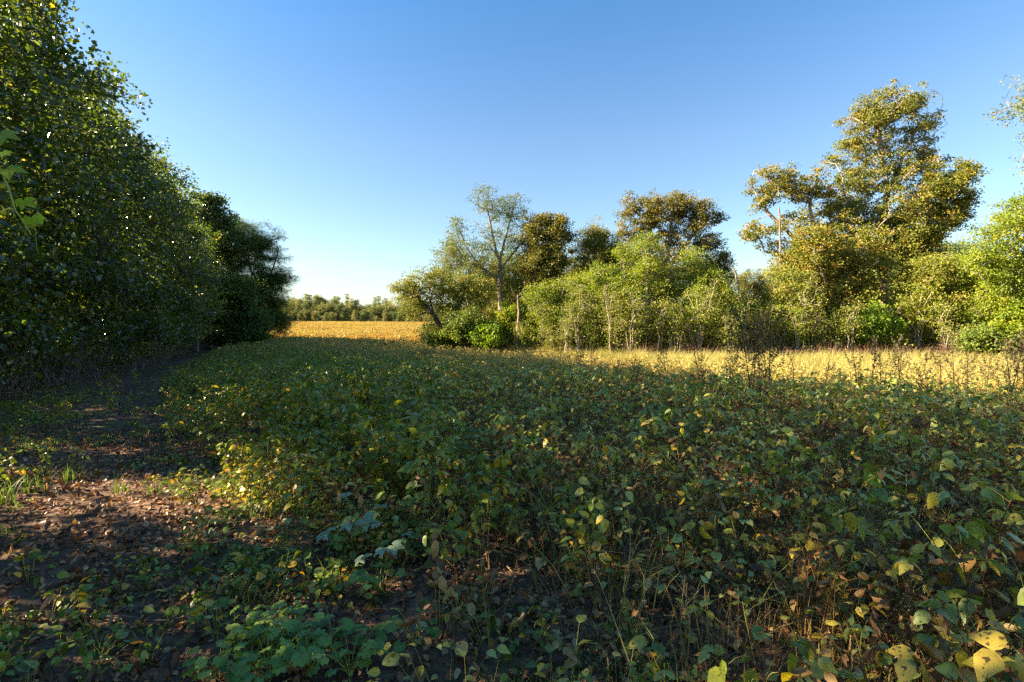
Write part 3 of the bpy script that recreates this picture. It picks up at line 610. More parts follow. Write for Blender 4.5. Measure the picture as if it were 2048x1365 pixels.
tree_px('dark_bush', 41, [[(455, 712), (455, 670)], [(455, 708), (440, 650)]],
        [(450, 640, 50, 50), (500, 660, 36, 44), (420, 600, 40, 46), (470, 590, 40, 40)],
        'dark green bush under the left wall next to the locust tree', 420, 60, .14, .45, 'locust', 'darkbark', 82, cat='shrub', R0=.08, minz=.3, tpl=LF_BROAD)
tree_px('pale_sapling', 36, [[(395, 705), (396, 660), (392, 600)]],
        [(380, 585, 40, 36), (410, 620, 30, 34), (365, 640, 30, 30, .6)],
        'lighter green sapling standing in front of the dark left wall', 120, 42, .12, .38, 'midgreen', 'bark', 83, R0=.07, minz=1, tpl=LF_BROAD)

# ---------------------------------------------------------------- scattering
def scatter(name, protos, pts, rot, scl, vi, label, kind='stuff', cat=None):
    """one object of countless growths: geometry nodes set a sample mesh on every point"""
    col = bpy.data.collections.new(name + '_samples')
    for i, me in enumerate(protos):
        o = bpy.data.objects.new('%s_sample_%03d' % (name, i), me); col.objects.link(o)
    me = bpy.data.meshes.new(name); n = len(pts)
    me.vertices.add(n); me.vertices.foreach_set('co', np.asarray(pts, np.float32).ravel())
    a = me.attributes.new('rot', 'FLOAT_VECTOR', 'POINT'); a.data.foreach_set('vector', np.asarray(rot, np.float32).ravel())
    a = me.attributes.new('scl', 'FLOAT', 'POINT'); a.data.foreach_set('value', np.asarray(scl, np.float32).ravel())
    a = me.attributes.new('vi', 'INT', 'POINT'); a.data.foreach_set('value', np.asarray(vi, np.int32).ravel())
    o = link(bpy.data.objects.new(name, me))
    ng = bpy.data.node_groups.new(name + '_nodes', 'GeometryNodeTree')
    ng.interface.new_socket('Geometry', in_out='INPUT', socket_type='NodeSocketGeometry'); ng.interface.new_socket('Geometry', in_out='OUTPUT', socket_type='NodeSocketGeometry')
    N = ng.nodes; gi = N.new('NodeGroupInput'); go = N.new('NodeGroupOutput')
    ip = N.new('GeometryNodeInstanceOnPoints'); ci = N.new('GeometryNodeCollectionInfo'); ci.inputs['Collection'].default_value = col
    ci.inputs['Separate Children'].default_value = True; ci.inputs['Reset Children'].default_value = True
    def na(nm, t):
        x = N.new('GeometryNodeInputNamedAttribute'); x.data_type = t; x.inputs['Name'].default_value = nm
        return [s for s in x.outputs if s.enabled and s.name == 'Attribute'][0]
    L = ng.links
    m2p = N.new('GeometryNodeMeshToPoints')
    L.new(gi.outputs[0], m2p.inputs['Mesh']); L.new(m2p.outputs[0], ip.inputs['Points']); L.new(ci.outputs[0], ip.inputs['Instance']); ip.inputs['Pick Instance'].default_value = True
    er = N.new('FunctionNodeEulerToRotation'); L.new(na('rot', 'FLOAT_VECTOR'), er.inputs[0]); L.new(er.outputs[0], ip.inputs['Rotation'])
    L.new(na('vi', 'INT'), ip.inputs['Instance Index']); L.new(na('scl', 'FLOAT'), ip.inputs['Scale'])
    L.new(ip.outputs[0], go.inputs[0])
    md = o.modifiers.new('scatter', 'NODES'); md.node_group = ng
    tag(o, label, cat, kind=kind); return o
def zrot(n, g, tilt=.12): return np.stack([g.normal(size=n) * tilt, g.normal(size=n) * tilt, g.uniform(0, 6.283, n)], 1)

# ---------------------------------------------------------------- soybean plants
def trifoliate(g, L, tone, tpl=None):
    """three leaflets at the origin, pointing along +X"""
    tpl = tpl if tpl is not None else (LF_OVATE if g.random() < .6 else LF_OVATE2)
    d = np.array([(1, 0, -.25), (.15, .95, -.2), (.15, -.95, -.2)]) + g.normal(size=(3, 3)) * .3
    off = np.array([(.45, 0, .02), (.03, .12, 0), (.03, -.12, 0)]) * L
    n = np.array([0, 0, 1.]) + g.normal(size=(3, 3)) * .45
    r = np.clip(tone + g.normal(size=3) * .08, 0, 1); k = g.random(3) > .16
    if not k.any(): k[0] = True
    return leaves(tpl, off[k], d[k], n[k], (L * np.array([1, .88, .88]) * g.uniform(.8, 1.12, 3))[k], r[k], g.uniform(.75, 1.05, 3)[k])
def xf(ch, M3, t):
    v, f, r, mi = ch; return v @ M3.T + t, f, r, mi
def basis(d, n):
    d = nrm(d); s = nrm(np.cross(n, d)); n = np.cross(d, s); return np.stack([d, s, n], 1)
def soy_plant(seed, h, nleaf, tone_mu, tone_sd, leafL=.085, dead=.2, sides=4, simple=False):
    """returns stem chunks, list of (leaf chunk)"""
    g = np.random.default_rng(seed); lean = g.normal(size=2) * .10
    main = bez((0, 0, 0), (lean[0] * .3, lean[1] * .3, h * .5), (lean[0] * h * 2, lean[1] * h * 2, h), 6)
    stem = [tube(main, .0035, .0018, sides, .15, 1)]; lv = []
    for i in range(nleaf):
        t = .25 + .75 * (i + g.random()) / nleaf; b = np.array([np.interp(t, np.linspace(0, 1, 6), main[:, k]) for k in range(3)])
        a = g.uniform(0, 6.283) ; L = leafL * g.uniform(.55, 1.25) * (1.1 - .25 * t)
        pl = g.uniform(.07, .20) * (h / .6); el = g.uniform(.35, 1.1)
        tip = b + pl * np.array([math.cos(a) * math.cos(el), math.sin(a) * math.cos(el), math.sin(el)])
        ctl = (b + tip) / 2 + np.array([0, 0, .03])
        isdead = g.random() < dead * (1.3 - t)
        stem.append(tube(bez(b, ctl, tip, 4), .0016, .0009, 3, g.uniform(.5, 1) if not isdead else .2, 1))
        d = np.array([math.cos(a + g.normal() * .5), math.sin(a + g.normal() * .5), g.uniform(-.5, .2)]); n = np.array([0, 0, 1.]) + g.normal(size=3) * .35
        tone = float(np.clip(g.normal(tone_mu + (.75 - t) * .15, tone_sd), 0, 1))
        if isdead:
            d[2] = -1.2; lv.append((xf(trifoliate(g, L * .8, g.random(), LF_DEAD), basis(d, n), tip), True))
        else: lv.append((xf(trifoliate(g, L, tone), basis(d, n), tip), False))
    # pods and stubs hugging the stem
    k = 26
    t = g.uniform(.15, .9, k); b = np.stack([np.interp(t, np.linspace(0, 1, 6), main[:, q]) for q in range(3)], 1)
    dd = nrm(g.normal(size=(k, 3)) * np.array([1, 1, .5]) + np.array([0, 0, -.4]))
    pods = leaves(LF_DIA, b, dd, g.normal(size=(k, 3)), g.uniform(.035, .055, k), g.uniform(0, .6, k), .55, 2)
    stem.append(pods)
    return stem, lv
def soy_mesh(seed, mat, **k):
    st, lv = soy_plant(seed, **k)
    ch = list(st)
    for c, dead in lv: ch.append((c[0], c[1], c[2], 2 if dead else 0))
    return mk('soybean_plant', ch, [M[mat], M['soystem'], M['deadleaf']])
green_p = [soy_mesh(1000 + i, 'soyg', h=.55 + .05 * (i % 4), nleaf=17 + i % 4, tone_mu=.42, tone_sd=.20, leafL=.088, dead=.08) for i in range(7)]
mixed_p = [soy_mesh(1100 + i, 'soym', h=.52 + .06 * (i % 4), nleaf=10 + i % 4, tone_mu=.46, tone_sd=.27, leafL=.088, dead=.4) for i in range(7)]
bare_p = [soy_mesh(1200 + i, 'soym', h=.45 + .06 * (i % 4), nleaf=5, tone_mu=.7, tone_sd=.2, leafL=.065, dead=1.0) for i in range(4)]
gold_p = [soy_mesh(1300 + i, 'soyy', h=.58 + .04 * i, nleaf=16, tone_mu=.5, tone_sd=.25, leafL=.095, dead=.15) for i in range(5)]
# wide golden clumps for the far field
def clump_mesh(seed, mat, n=70, w_=.6, h=.6, L=.12):
    g = np.random.default_rng(seed); pos = g.uniform(-1, 1, (n, 3)) * np.array([w_, w_, 0]); pos[:, 2] = h * (.25 + .75 * g.random(n) ** .6) * (1 - .25 * np.hypot(pos[:, 0], pos[:, 1]) / w_)
    d = g.normal(size=(n, 3)) + np.array([0, 0, .1]); nn = g.normal(size=(n, 3)) * .7 + np.array([0, 0, 1])
    return mk('far_crop', [leaves(LF_DIA, pos, d, nn, L * g.uniform(.7, 1.4, n), g.random(n), 1.3)], [M[mat]])
M['farsoy2'] = leafmat('yellow_far_crop_leaf', [(0, (0.198, 0.189, 0.050)), (.4, (0.360, 0.279, 0.060)), (.8, (0.468, 0.324, 0.080)), (1, (0.324, 0.180, 0.060))], .6, .3, jitter=.5)
M['farsoy'] = leafmat('ripe_far_crop_leaf', [(0, (0.239, 0.187, 0.041)), (.4, (0.366, 0.245, 0.041)), (.8, (0.436, 0.259, 0.048)), (1, (0.296, 0.144, 0.048))], .6, .3, jitter=.5)
far_p = [clump_mesh(1400 + i, 'farsoy' if i < 3 else 'farsoy2') for i in range(6)]

g = np.random.default_rng(33)
def field_points(x0, x1, y0, y1, dens):
    n = int((x1 - x0) * (y1 - y0) * dens); return g.uniform(x0, x1, n), g.uniform(y0, y1, n)
pts, rot, scl, vi = [], [], [], []
near_list = []
protos = green_p + mixed_p + bare_p + gold_p
def greenness(x, y):      # the leafier, greener strip runs along the track
    d = x - crop_x(y); return np.clip(1 - (d - np.maximum(.15, .5 * (y - 2.8))) / (.9 + .15 * y), 0, 1)
def sunny(x, y):          # share of ripe golden plants grows away from the shade of the trees
    return np.maximum(sst(26, 42, y + .2 * x), sst(13, 24, y * .8 + x * .45))
for (y0, y1, dens) in ((.9, 6, 17), (6, 14, 13), (14, 26, 10), (26, 48, 8)):
    X, Yv = field_points(-32, 40, y0, y1, dens)
    m = (np.abs(X) < Yv * 1.08 + 1.2) & (X > crop_x(Yv) - .9 * g.random(len(X)) ** 2 * 1.3) & (Yv < wood_y(X) - 2.0 - 2.0 * sst(0, 10, X))
    m &= (g.random(len(X)) < np.clip(.25 + (X - crop_x(Yv)) / .9, .05, 1))
    m |= (X > crop_x(Yv) - 2.6) & (X < crop_x(Yv)) & (X > wall_x(Yv) + 1.5) & (Yv > 1.9) & (np.abs(X) < Yv * 1.08 + .5) & (g.random(len(X)) < .045) & (Yv < 16)
    m &= ~((Yv < 1.5) & (X < 1.0)) & ~((np.hypot(X, Yv) < 1.15))
    near_open = (Yv < 3.4) & (X < .9 + .25 * (Yv - 2)); m &= ~(near_open & (g.random(len(X)) < .6))
    for x, y in zip(X[m], Yv[m]):
        gr = float(greenness(x, y)); sn = float(sunny(x, y)); r = g.random()
        if r < sn and x > 3 and g.random() < .5 + .4 * float(sst(12, 3, wood_y(x) - y)): v = 14 + g.integers(4)
        elif r < sn: v = len(green_p + mixed_p + bare_p) + g.integers(5)
        elif g.random() < gr: v = g.integers(7)
        elif g.random() < .27: v = 14 + g.integers(4)
        else: v = 7 + g.integers(7)
        s = g.uniform(.74, 1.26) * (1.0 if y > 3 or x > 1.2 else .8) * (.58 + .42 * float(sst(-.2, 1.5 + .1 * y, x - crop_x(y)))); t = (x, y, float(gz(x, y)) - .01, s, int(v), g.uniform(0, 6.28), g.normal() * .1, g.normal() * .1)
        near_list.append(t)
near_list.sort(key=lambda t: math.hypot(t[0], t[1]))
inview = lambda t: abs(t[0]) < t[1] * 1.02 + .1
indiv = [t for t in near_list if inview(t)][:300]; ids = set(id(t) for t in indiv)
rest = [t for t in near_list if id(t) not in ids]
A = np.array([t[:8] for t in rest])
scatter('soybean_crop', protos, A[:, :3], A[:, [6, 7, 5]], A[:, 3], A[:, 4], 'dense soybean crop turning from green to gold across the field')
PL = {0: ('leafy green soybean plant near the camera at the edge of the leaf-strewn track', 'leafy green soybean plants nearest the camera'),
      1: ('yellowing soybean plant with spotted leaves in the shaded near part of the field', 'yellowing soybean plants nearest the camera'),
      2: ('nearly leafless brown soybean stalk in the shaded near part of the field', 'nearly leafless soybean stalks nearest the camera')}
specs = {}
def plant_parts(kind, v):
    if (kind, v) in specs: return specs[(kind, v)]
    if kind == 0: a = dict(seed=1000 + v, h=.55 + .05 * (v % 4), nleaf=17 + v % 4, tone_mu=.42, tone_sd=.20, leafL=.088, dead=.08); mat = 'soyg'
    elif kind == 1: a = dict(seed=1100 + v, h=.52 + .06 * (v % 4), nleaf=10 + v % 4, tone_mu=.46, tone_sd=.27, leafL=.088, dead=.4); mat = 'soym'
    else: a = dict(seed=1200 + v, h=.45 + .06 * (v % 4), nleaf=5, tone_mu=.7, tone_sd=.2, leafL=.065, dead=1.0); mat = 'soym'
    sd = a.pop('seed'); st, lv = soy_plant(sd, **a)
    res = (mk('stem', [c for c in st], [M[mat], M['soystem'], M['deadleaf']]), [mk('leaf', [(c[0], c[1], c[2], 0)], [M['deadleaf'] if dead else M[mat]]) for c, dead in lv])
    specs[(kind, v)] = res; return res
for t in indiv:
    v = t[4]; kind = 0 if v < 7 else 1 if v < 14 else 2
    if v >= 18: kind, v = 1, 7 + v % 7
    vv = v - (0, 7, 14)[kind]; st, lv = plant_parts(kind, vv)
    if t[0] < crop_x(t[1]) - .1: L_ = ('soybean plant standing alone on the leaf-strewn track left of the crop', 'soybean plants standing alone on the track')
    elif t[1] < 2.1: L_ = (PL[kind][0].split(' near the camera')[0].split(' in the shaded')[0] + ' at the very bottom edge of the picture', PL[kind][1].replace('nearest the camera', 'along the bottom edge'))
    elif t[0] > 1.15 * (t[1] - 1) + .3: L_ = (PL[kind][0].split(' near the camera')[0].split(' in the shaded')[0] + ' in the lower right of the field', PL[kind][1].replace('nearest the camera', 'in the lower right'))
    else: L_ = PL[kind]
    e = empty('soybean_plant', t[:3]); e.rotation_euler = (t[6], t[7], t[5]); e.scale = (t[3],) * 3; tag(e, L_[0], 'soybean plant', L_[1])
    obj('stem', st, e)
    for l in lv: obj('leaf', l, e)

# far golden field
X = g.uniform(-170, 30, 60000); Yv = 44 + 128 * g.random(60000) ** .8
m = (X > -.62 * Yv) & (X < np.interp(Yv, [44, 60, 100, 175], [-9, -10, -10, -14])) & (X > crop_x(Yv))
X, Yv = X[m], Yv[m]; n = len(X)
scatter('golden_crop', far_p, np.stack([X, Yv, gz(X, Yv)], 1), zrot(n, g, .05), g.uniform(.75, 1.2, n), g.integers(0, 3, n) + 3 * (np.sin(X * .13 + 2 * np.sin(Yv * .05)) + np.sin(Yv * .22 + X * .05) + g.normal(size=n) * .7 > .4), 'golden ripe soybean crop in full sun between the two woods')

def herb(seed, mat, n, rad, L, tpl, h=.08):
    g = np.random.default_rng(seed); ch = []
    pos = g.normal(size=(n, 3)) * np.array([rad, rad, 0]); pos[:, 2] = g.uniform(.3, 1, n) * h
    d = nrm(pos * np.array([1, 1, 0]) + g.normal(size=(n, 3)) * rad * .5) + np.array([0, 0, .1]); nn = g.normal(size=(n, 3)) * .3 + np.array([0, 0, 1])
    ch.append(leaves(tpl, pos, d, nn, L * g.uniform(.6, 1.3, n), g.random(n)))
    for p in pos[::2]: ch.append(tube([(p[0] * .3, p[1] * .3, 0), (p[0] * .8, p[1] * .8, p[2] * .7), p], .0012, .0008, 3, .8, 1))
    return mk('herb', ch, [M[mat], M['soystem']])
# ---------------------------------------------------------------- grasses
def tuft(seed, mat, n, h, spread, bend, wd=.006, segs=4):
    g = np.random.default_rng(seed); ch = []
    for i in range(n):
        a = g.uniform(0, 6.283); b = np.array([g.normal() * spread, g.normal() * spread, 0]); hh = h * g.uniform(.5, 1.15); bd = bend * g.uniform(.3, 1.4) * hh
        c = b + np.array([0, 0, hh * .65]); tip = b + np.array([math.cos(a) * bd, math.sin(a) * bd, hh * (1 - .35 * bend)])
        q = bez(b, c, tip, segs + 1); s = np.array([-math.sin(a), math.cos(a), 0]); w_ = wd * np.linspace(1, .15, segs + 1)
        v = np.concatenate([q - s * w_[:, None], q + s * w_[:, None]]); k = segs + 1
        f = [(j, j + 1, k + j + 1, k + j) for j in range(segs)]; ch.append((v, np.array(f), g.random(), 0))
    return mk('grass', ch, [M[mat]], smooth=True)
dry = [tuft(1500 + i, 'drygrass', 46, .62 + .1 * (i % 3), .13, .5, .007) for i in range(5)]
# seeded heads on some
red = [tuft(1520 + i, 'redbrush', 40, .9, .2, .35, .008) for i in range(2)]
X = g.uniform(-12, 45, 46000); Yv = g.uniform(15, 37, 46000)
f_ = wood_y(X) + .8 - Yv
band = 1.6 + 12.5 * sst(3, 15, X) + .4 * np.maximum(X - 16, 0)
m = (f_ > 0) & (f_ < band) & (np.abs(X) < Yv * 1.1 + 1) & (g.random(len(X)) < .35 + .65 * np.exp(-f_ / 4))
X, Yv, f_ = X[m], Yv[m], f_[m]; n = len(X); vi = g.integers(0, 5, n); vi = np.where((f_ < 1.6) & (g.random(n) < .5) & (X > 8), 5 + g.integers(0, 2, n), vi)
scatter('dry_grass', dry + red, np.stack([X, Yv, gz(X, Yv)], 1), zrot(n, g), .55 + g.random(n) ** 2 * 1.1, vi, 'sunlit yellow dry grass along the foot of the wood')
# thin grass and dead stalks mixed into the shaded crop
thin = [tuft(1540 + i, 'rye', 12, .72, .12, .85, .0034, 6) for i in range(2)] + [tuft(1550 + i, 'deadleaf', 18, .5, .14, .35, .0026, 3) for i in range(6)]
ptsX, ptsY = [], []
for (y0, y1, dens) in ((1.0, 7, 24), (7, 16, 19), (16, 30, 9)):
    a, b = field_points(-12, 30, y0, y1, dens); ptsX.append(a); ptsY.append(b)
X = np.concatenate(ptsX); Yv = np.concatenate(ptsY)
m = (X > crop_x(Yv) + .3) & (np.abs(X) < Yv * 1.1 + .6) & (Yv < wood_y(X) - 3) & (g.random(len(X)) < 1.05 - greenness(X, Yv)) & (np.hypot(X, Yv) > 1.3)
X, Yv = X[m], Yv[m]; n = len(X)
scatter('thin_grass', thin, np.stack([X, Yv, gz(X, Yv)], 1), zrot(n, g, .2), g.uniform(.6, 1.15, n), g.integers(0, 8, n), 'thin grass and withered stalks growing through the shaded crop')
low = [herb(1760 + i, ('deadleaf', 'soym', 'deadleaf', 'soym', 'soyg')[i], 22, .11, .05, (LF_DEAD, LF_OVATE2, LF_OVATE2, LF_OVATE, LF_OVATE)[i], (.30, .26, .16, .34, .3)[i]) for i in range(5)]
X, Yv = field_points(-3, 12, 1.2, 11, 16); m = (X > crop_x(Yv) - .2) & (np.abs(X) < Yv * 1.1 + .4) & (g.random(len(X)) < (1.15 - Yv / 12) * (.45 + .55 * (np.sin(X * 2.1 + np.sin(Yv * 1.7)) > -.2))) & (np.hypot(X, Yv) > 1.25)
X, Yv = X[m], Yv[m]; n = len(X)
scatter('crop_undergrowth', low, np.stack([X, Yv, gz(X, Yv)], 1), zrot(n, g, .15), g.uniform(.7, 1.5, n), g.integers(0, 5, n), 'low mat of withered and green leaves under the near crop')
# matted bent grass on the right
mat_p = [tuft(1560 + i, 'rye', 90, .8, .25, 1.1, .005, 6) for i in range(3)]
X = np.concatenate([g.normal(8.6, 1.3, 70), g.normal(7.5, .8, 30), g.normal(11, 1.6, 60), g.normal(6.2, .8, 14)]); Yv = np.concatenate([g.normal(12.2, .9, 70), g.normal(9.2, .5, 30), g.normal(14, 1.4, 60), g.normal(12.5, .8, 14)]); n = len(X)
scatter('matted_grass', mat_p, np.stack([X, Yv, gz(X, Yv)], 1), zrot(n, g, .2), g.uniform(.7, 1.1, n), g.integers(0, 3, n), 'matted bent green grass in front of the sunlit strip')

# ---------------------------------------------------------------- leaf litter, small herbs on the track
def litter_mesh(seed, tpl):
    g = np.random.default_rng(seed); tv, tf = tpl; v = tv.copy() * np.array([1, g.uniform(.8, 1.2), g.uniform(.6, 1.8)]); v[:, 2] += .12 * np.sin(v[:, 0] * 4 + seed) + .08 * np.cos(v[:, 1] * 6)
    return mk('fallen_leaf', [(v - np.array([.5, 0, 0]), tf, g.random(), 0)], [M['litter']])
lit_p = [litter_mesh(1600 + i, (LF_MAPLE, LF_DEAD, LF_OVATE2, LF_LOBE3, LF_DEAD, LF_OVATE)[i % 6]) for i in range(18)]
LX, LY = [], []
for (y0, y1, dens) in ((1.4, 4, 1000), (4, 8, 650), (8, 14, 200), (14, 26, 50)):
    a, b = field_points(-16, 3.2, y0, y1, dens); k = (a < crop_x(b) + 2.2 + .15 * b) & (a > -b * 1.1 - .5) & (a > wall_x(b) - 1.5); LX.append(a[k]); LY.append(b[k])
a, b = field_points(-.5, 7, 1.2, 6, 300); k = a < b * 1.1; LX.append(a[k]); LY.append(b[k])
X = np.concatenate(LX); Yv = np.concatenate(LY); n = len(X)
dens_n = np.sin(X * 2.3 + np.sin(Yv * 1.9)) + np.sin(Yv * 2.7 + X); k = g.random(n) < .85 + .2 * dens_n; X, Yv = X[k], Yv[k]; n = len(X)
rz = zrot(n, g, .28)
scatter('leaf_litter', lit_p, np.stack([X, Yv, gz(X, Yv) + g.uniform(.003, .022, n)], 1), rz, g.uniform(.1, .52, n) ** 2.4 * .25 + .010, g.integers(0, 18, n), 'brown fallen leaves covering the track')
herbs = [herb(1700 + i, 'mallow', 16, .05, .03, LF_OVATE2, .07) for i in range(3)] + [herb(1710 + i, 'soyg', 12, .06, .045, LF_OVATE, .12) for i in range(3)] + [tuft(1720 + i, 'grass', 12, .16, .03, .8, .0025, 4) for i in range(3)]
LX, LY = [], []
for (y0, y1, dens) in ((1.4, 5, 70), (5, 12, 34), (12, 26, 10)):
    a, b = field_points(-16, 4, y0, y1, dens); k = (a < crop_x(b) + 1.0) & (a > -b * 1.1 - .5) & (a > wall_x(b) - 1.0); LX.append(a[k]); LY.append(b[k])
X = np.concatenate(LX); Yv = np.concatenate(LY); n = len(X); k = g.random(n) < np.clip(.35 + .6 * np.sin(X * 1.9 + 2 * np.sin(Yv * 1.3)), .05, 1); X, Yv = X[k], Yv[k]; n = len(X)
scatter('track_weeds', herbs, np.stack([X, Yv, gz(X, Yv)], 1), zrot(n, g, .1), g.uniform(.7, 1.5, n), g.integers(0, 9, n), 'small green weeds dotted over the leaf-strewn track')

# brush under the left wall
def brush(seed, mat, sm, n, h, w_, nl, L):
    g = np.random.default_rng(seed); ch = []
    for i in range(n):
        a = g.uniform(0, 6.28); b = np.array([g.normal() * w_ * .4, g.normal() * w_ * .4, 0]); hh = h * g.uniform(.4, 1.1)
        tip = b + np.array([math.cos(a) * w_ * g.random(), math.sin(a) * w_ * g.random(), hh]); q = bez(b, (b + tip) / 2 + g.normal(size=3) * .15 * h, tip, 6)
        ch.append(tube(q, .010, .003, 3, g.random(), 1))
        for j in range(2):
            s = q[3 + j]; ch.append(tube(bez(s, s + g.normal(size=3) * .1 * h, s + g.normal(size=3) * .22 * h + np.array([0, 0, .08 * h]), 4), .004, .002, 3, .5, 1))
    pos = g.normal(size=(nl, 3)) * np.array([w_ * .5, w_ * .5, h * .25]) + np.array([0, 0, h * .65]); pos[:, 2] = np.maximum(pos[:, 2], .05)
    ch.append(leaves(LF_BROAD, pos, g.normal(size=(nl, 3)), g.normal(size=(nl, 3)) * .6 + np.array([0, 0, 1]), L * g.uniform(.6, 1.3, nl), g.random(nl)))
    return mk('brush', ch, [M[mat], M[sm]])
brs = [brush(1800 + i, 'wall', 'bark', 14, 1.4, .8, 240, .09) for i in range(3)] + [brush(1810, 'redbrush', 'twig', 18, 1.1, .7, 60, .06)]
Yv = np.concatenate([g.uniform(5, 50, 380), g.uniform(5, 50, 300)]); X = wall_x(Yv) - .3 - np.abs(g.normal(size=len(Yv))) * 2.2 - .4; n = len(X)
scatter('wall_undergrowth', brs, np.stack([X, Yv, gz(X, Yv)], 1), zrot(n, g, .1), g.uniform(.6, 1.3, n), g.choice(4, n, p=[.25, .25, .2, .3]), 'dark brushy undergrowth at the foot of the left tree wall')
brr = [brush(1820 + i, ('brown', 'green', 'midgreen')[i % 3], 'palebark', 22, 1.9, .9, 340, .11) for i in range(4)] + [brush(1830, 'redbrush', 'twig', 26, .9, .7, 160, .07)]
X = np.concatenate([g.uniform(-8, 42, 620), g.uniform(14, 40, 60)]); dY = np.concatenate([g.uniform(.8, 8, 620), g.uniform(-.8, .6, 60)]); Yv = wood_y(X) + dY; n = len(X)
vi = np.where(dY < .7, 4, g.choice(5, n, p=[.26, .2, .22, .26, .06]))
scatter('wood_undergrowth', brr, np.stack([X, Yv, gz(X, Yv)], 1), zrot(n, g, .1), g.uniform(.7, 1.25, n), vi, 'tangled undergrowth of stems and leaves at the foot of the right wood')

# ---------------------------------------------------------------- distant woods
farp = []
for k in range(5):
    g2 = np.random.default_rng(1900 + k); h = 8 + 1.2 * k
    bl = [(g2.uniform(-.8, .8), g2.uniform(-.8, .8), h * q, 2.6 - .2 * k, 2.6 - .2 * k, 1.8) for q in (.3, .45, .6, .75, .88)]
    if k == 4: bl = [(0, 0, h * q, 2.4 * (1.05 - q), 2.4 * (1.05 - q), 1.2) for q in (.3, .5, .7, .85, .95)]
    farp.append(tree_meshes([[(0, 0, 0), (0, 0, h * .85)]], bl, 90, 26, .42, .6, M['far'], M['darkbark'], 1910 + k, R0=.2, minz=1.5, rtip=.03))
g = np.random.default_rng(44)
cnt = 0
for row, (y0, n_, hmul) in enumerate(((178, 60, .50), (190, 60, .75), (212, 60, .9), (245, 60, 1.0))):
    for i in range(n_):
        u = (i + g.uniform(-.4, .4)) / n_; pxl = 545 + (900 - 545) * u; Y = y0 + g.uniform(-5, 5); x = (pxl - 1024) / FPX * Y
        s = .84 * hmul * g.uniform(.7, 1.2) * (1.15 - .3 * u) * (.55 if row == 0 and g.random() < .5 else 1)
        lab = ('low pale tree along the far hedge behind the golden field', 'distant tree in the far wood beyond the golden field', 'distant tree in the middle rows of the far wood', 'tall distant tree on the skyline of the far wood')[row]
        grp = ('low trees of the far hedge', 'front trees of the far wood', 'middle trees of the far wood', 'skyline trees of the far wood')[row]
        place_tree('distant_tree', farp[g.integers(5) if row else g.integers(4)], (x, Y, float(gz(x, Y)) - .2), g.uniform(0, 6.28), lab, grp, s)

# ---------------------------------------------------------------- tall weeds
def tall_weed(seed, h, dense):
    g = np.random.default_rng(seed); st = [tube(bez((0, 0, 0), (0, 0, h * .5), (0, 0, h), 8), .013, .004, 5)]
    main = bez((0, 0, 0), (0, 0, h * .5), (0, 0, h), 8); br = []; pos = []; dr = []
    for i in range(int(12 * dense)):
        t = g.uniform(.25, .95); b = np.array([0, 0, t * h]); a = g.uniform(0, 6.28); L = h * .32 * (1.1 - t) + .12
        tip = b + np.array([math.cos(a) * L * .55, math.sin(a) * L * .55, L * .9]); q = bez(b, b + np.array([math.cos(a) * L * .45, math.sin(a) * L * .45, L * .2]), tip, 6)
        br.append(tube(q, .004, .0018, 3)); 
        for j in range(1, 6):
            for s in range(5): pos.append(q[j] + g.normal(size=3) * .016); dr.append(g.normal(size=3) + np.array([math.cos(a), math.sin(a), .6]))
    for j in range(int(40 * dense)):
        z = g.uniform(.3, 1.0) * h; pos.append(np.array([g.normal() * .012, g.normal() * .012, z])); dr.append(g.normal(size=3) + np.array([0, 0, .8]))
    pos = np.array(pos); n = len(pos)
    lf = leaves(LF_DIA, pos, np.array(dr), g.normal(size=(n, 3)), g.uniform(.03, .08, n), g.random(n), .6)
    return mk('stem', st, [M['weedstem']]), mk('branches', br, [M['weedstem']]), mk('leaves', [lf], [M['weed']])
wv = [tall_weed(2000 + i, 1.65 + .1 * (i % 3), .7 + .25 * (i % 4)) for i in range(6)]
tw = [(1415, 11, 1.25), (1492, 10, 1.2), (1512, 9.2, 1.15), (1536, 9.8, 1.3), (1500, 10.6, 1.15), (1524, 10.3, 1.2), (1240, 13, .75), (1280, 12.5, .72), (1340, 13, .8), (1390, 12.2, .8), (1720, 12.6, .95), (1737, 12.0, 1.0), (1762, 12.8, 1.0), (1790, 12.2, .95), (1806, 13.2, 1.0), (1830, 12.5, .9), (1885, 11, 1.05), (1910, 11.6, 1.1), (1935, 11.2, 1.0), (1965, 12, .9), (2005, 10.6, 1.05), (2030, 11, 1.1), (2044, 10.4, 1.0), (1590, 12.4, .8), (1640, 12.9, .8), (1455, 12, .85)]
g = np.random.default_rng(55)
for i, (px, Y, s) in enumerate(tw):
    x = (px - 1024) / FPX * Y; e = empty('tall_weed', (x, Y, float(gz(x, Y)) - .02), g.uniform(0, 6.28)); e.scale = (s * .9, s * .9, s); e.rotation_euler = (g.normal() * .07, g.normal() * .07, g.uniform(0, 6.28))
    if 1485 < px < 1545: lab, grp = 'tall dark weed with upright seed spikes in the clump left of the matted grass', 'tall weeds of the dark clump left of the matted grass'
    elif px == 1415: lab, grp = 'lone tall dark weed rising left of the clump of dark weeds', None
    elif px > 1870: lab, grp = 'tall branching weed in front of the sunlit strip at the right edge', 'tall weeds at the right edge'
    elif px > 1700: lab, grp = 'tall bare-stalked weed above the matted grass, against the yellow strip', 'tall weeds above the matted grass'
    else: lab, grp = 'shorter dark weed poking out of the shaded crop near the sunlit strip', 'shorter dark weeds in the shaded crop'
    tag(e, lab, 'weed', grp)
    for nm, me in zip(('stem', 'branches', 'leaves'), wv[i % 6]):
        q = obj(nm, me, e)
        if nm != 'stem': q['kind'] = 'stuff'

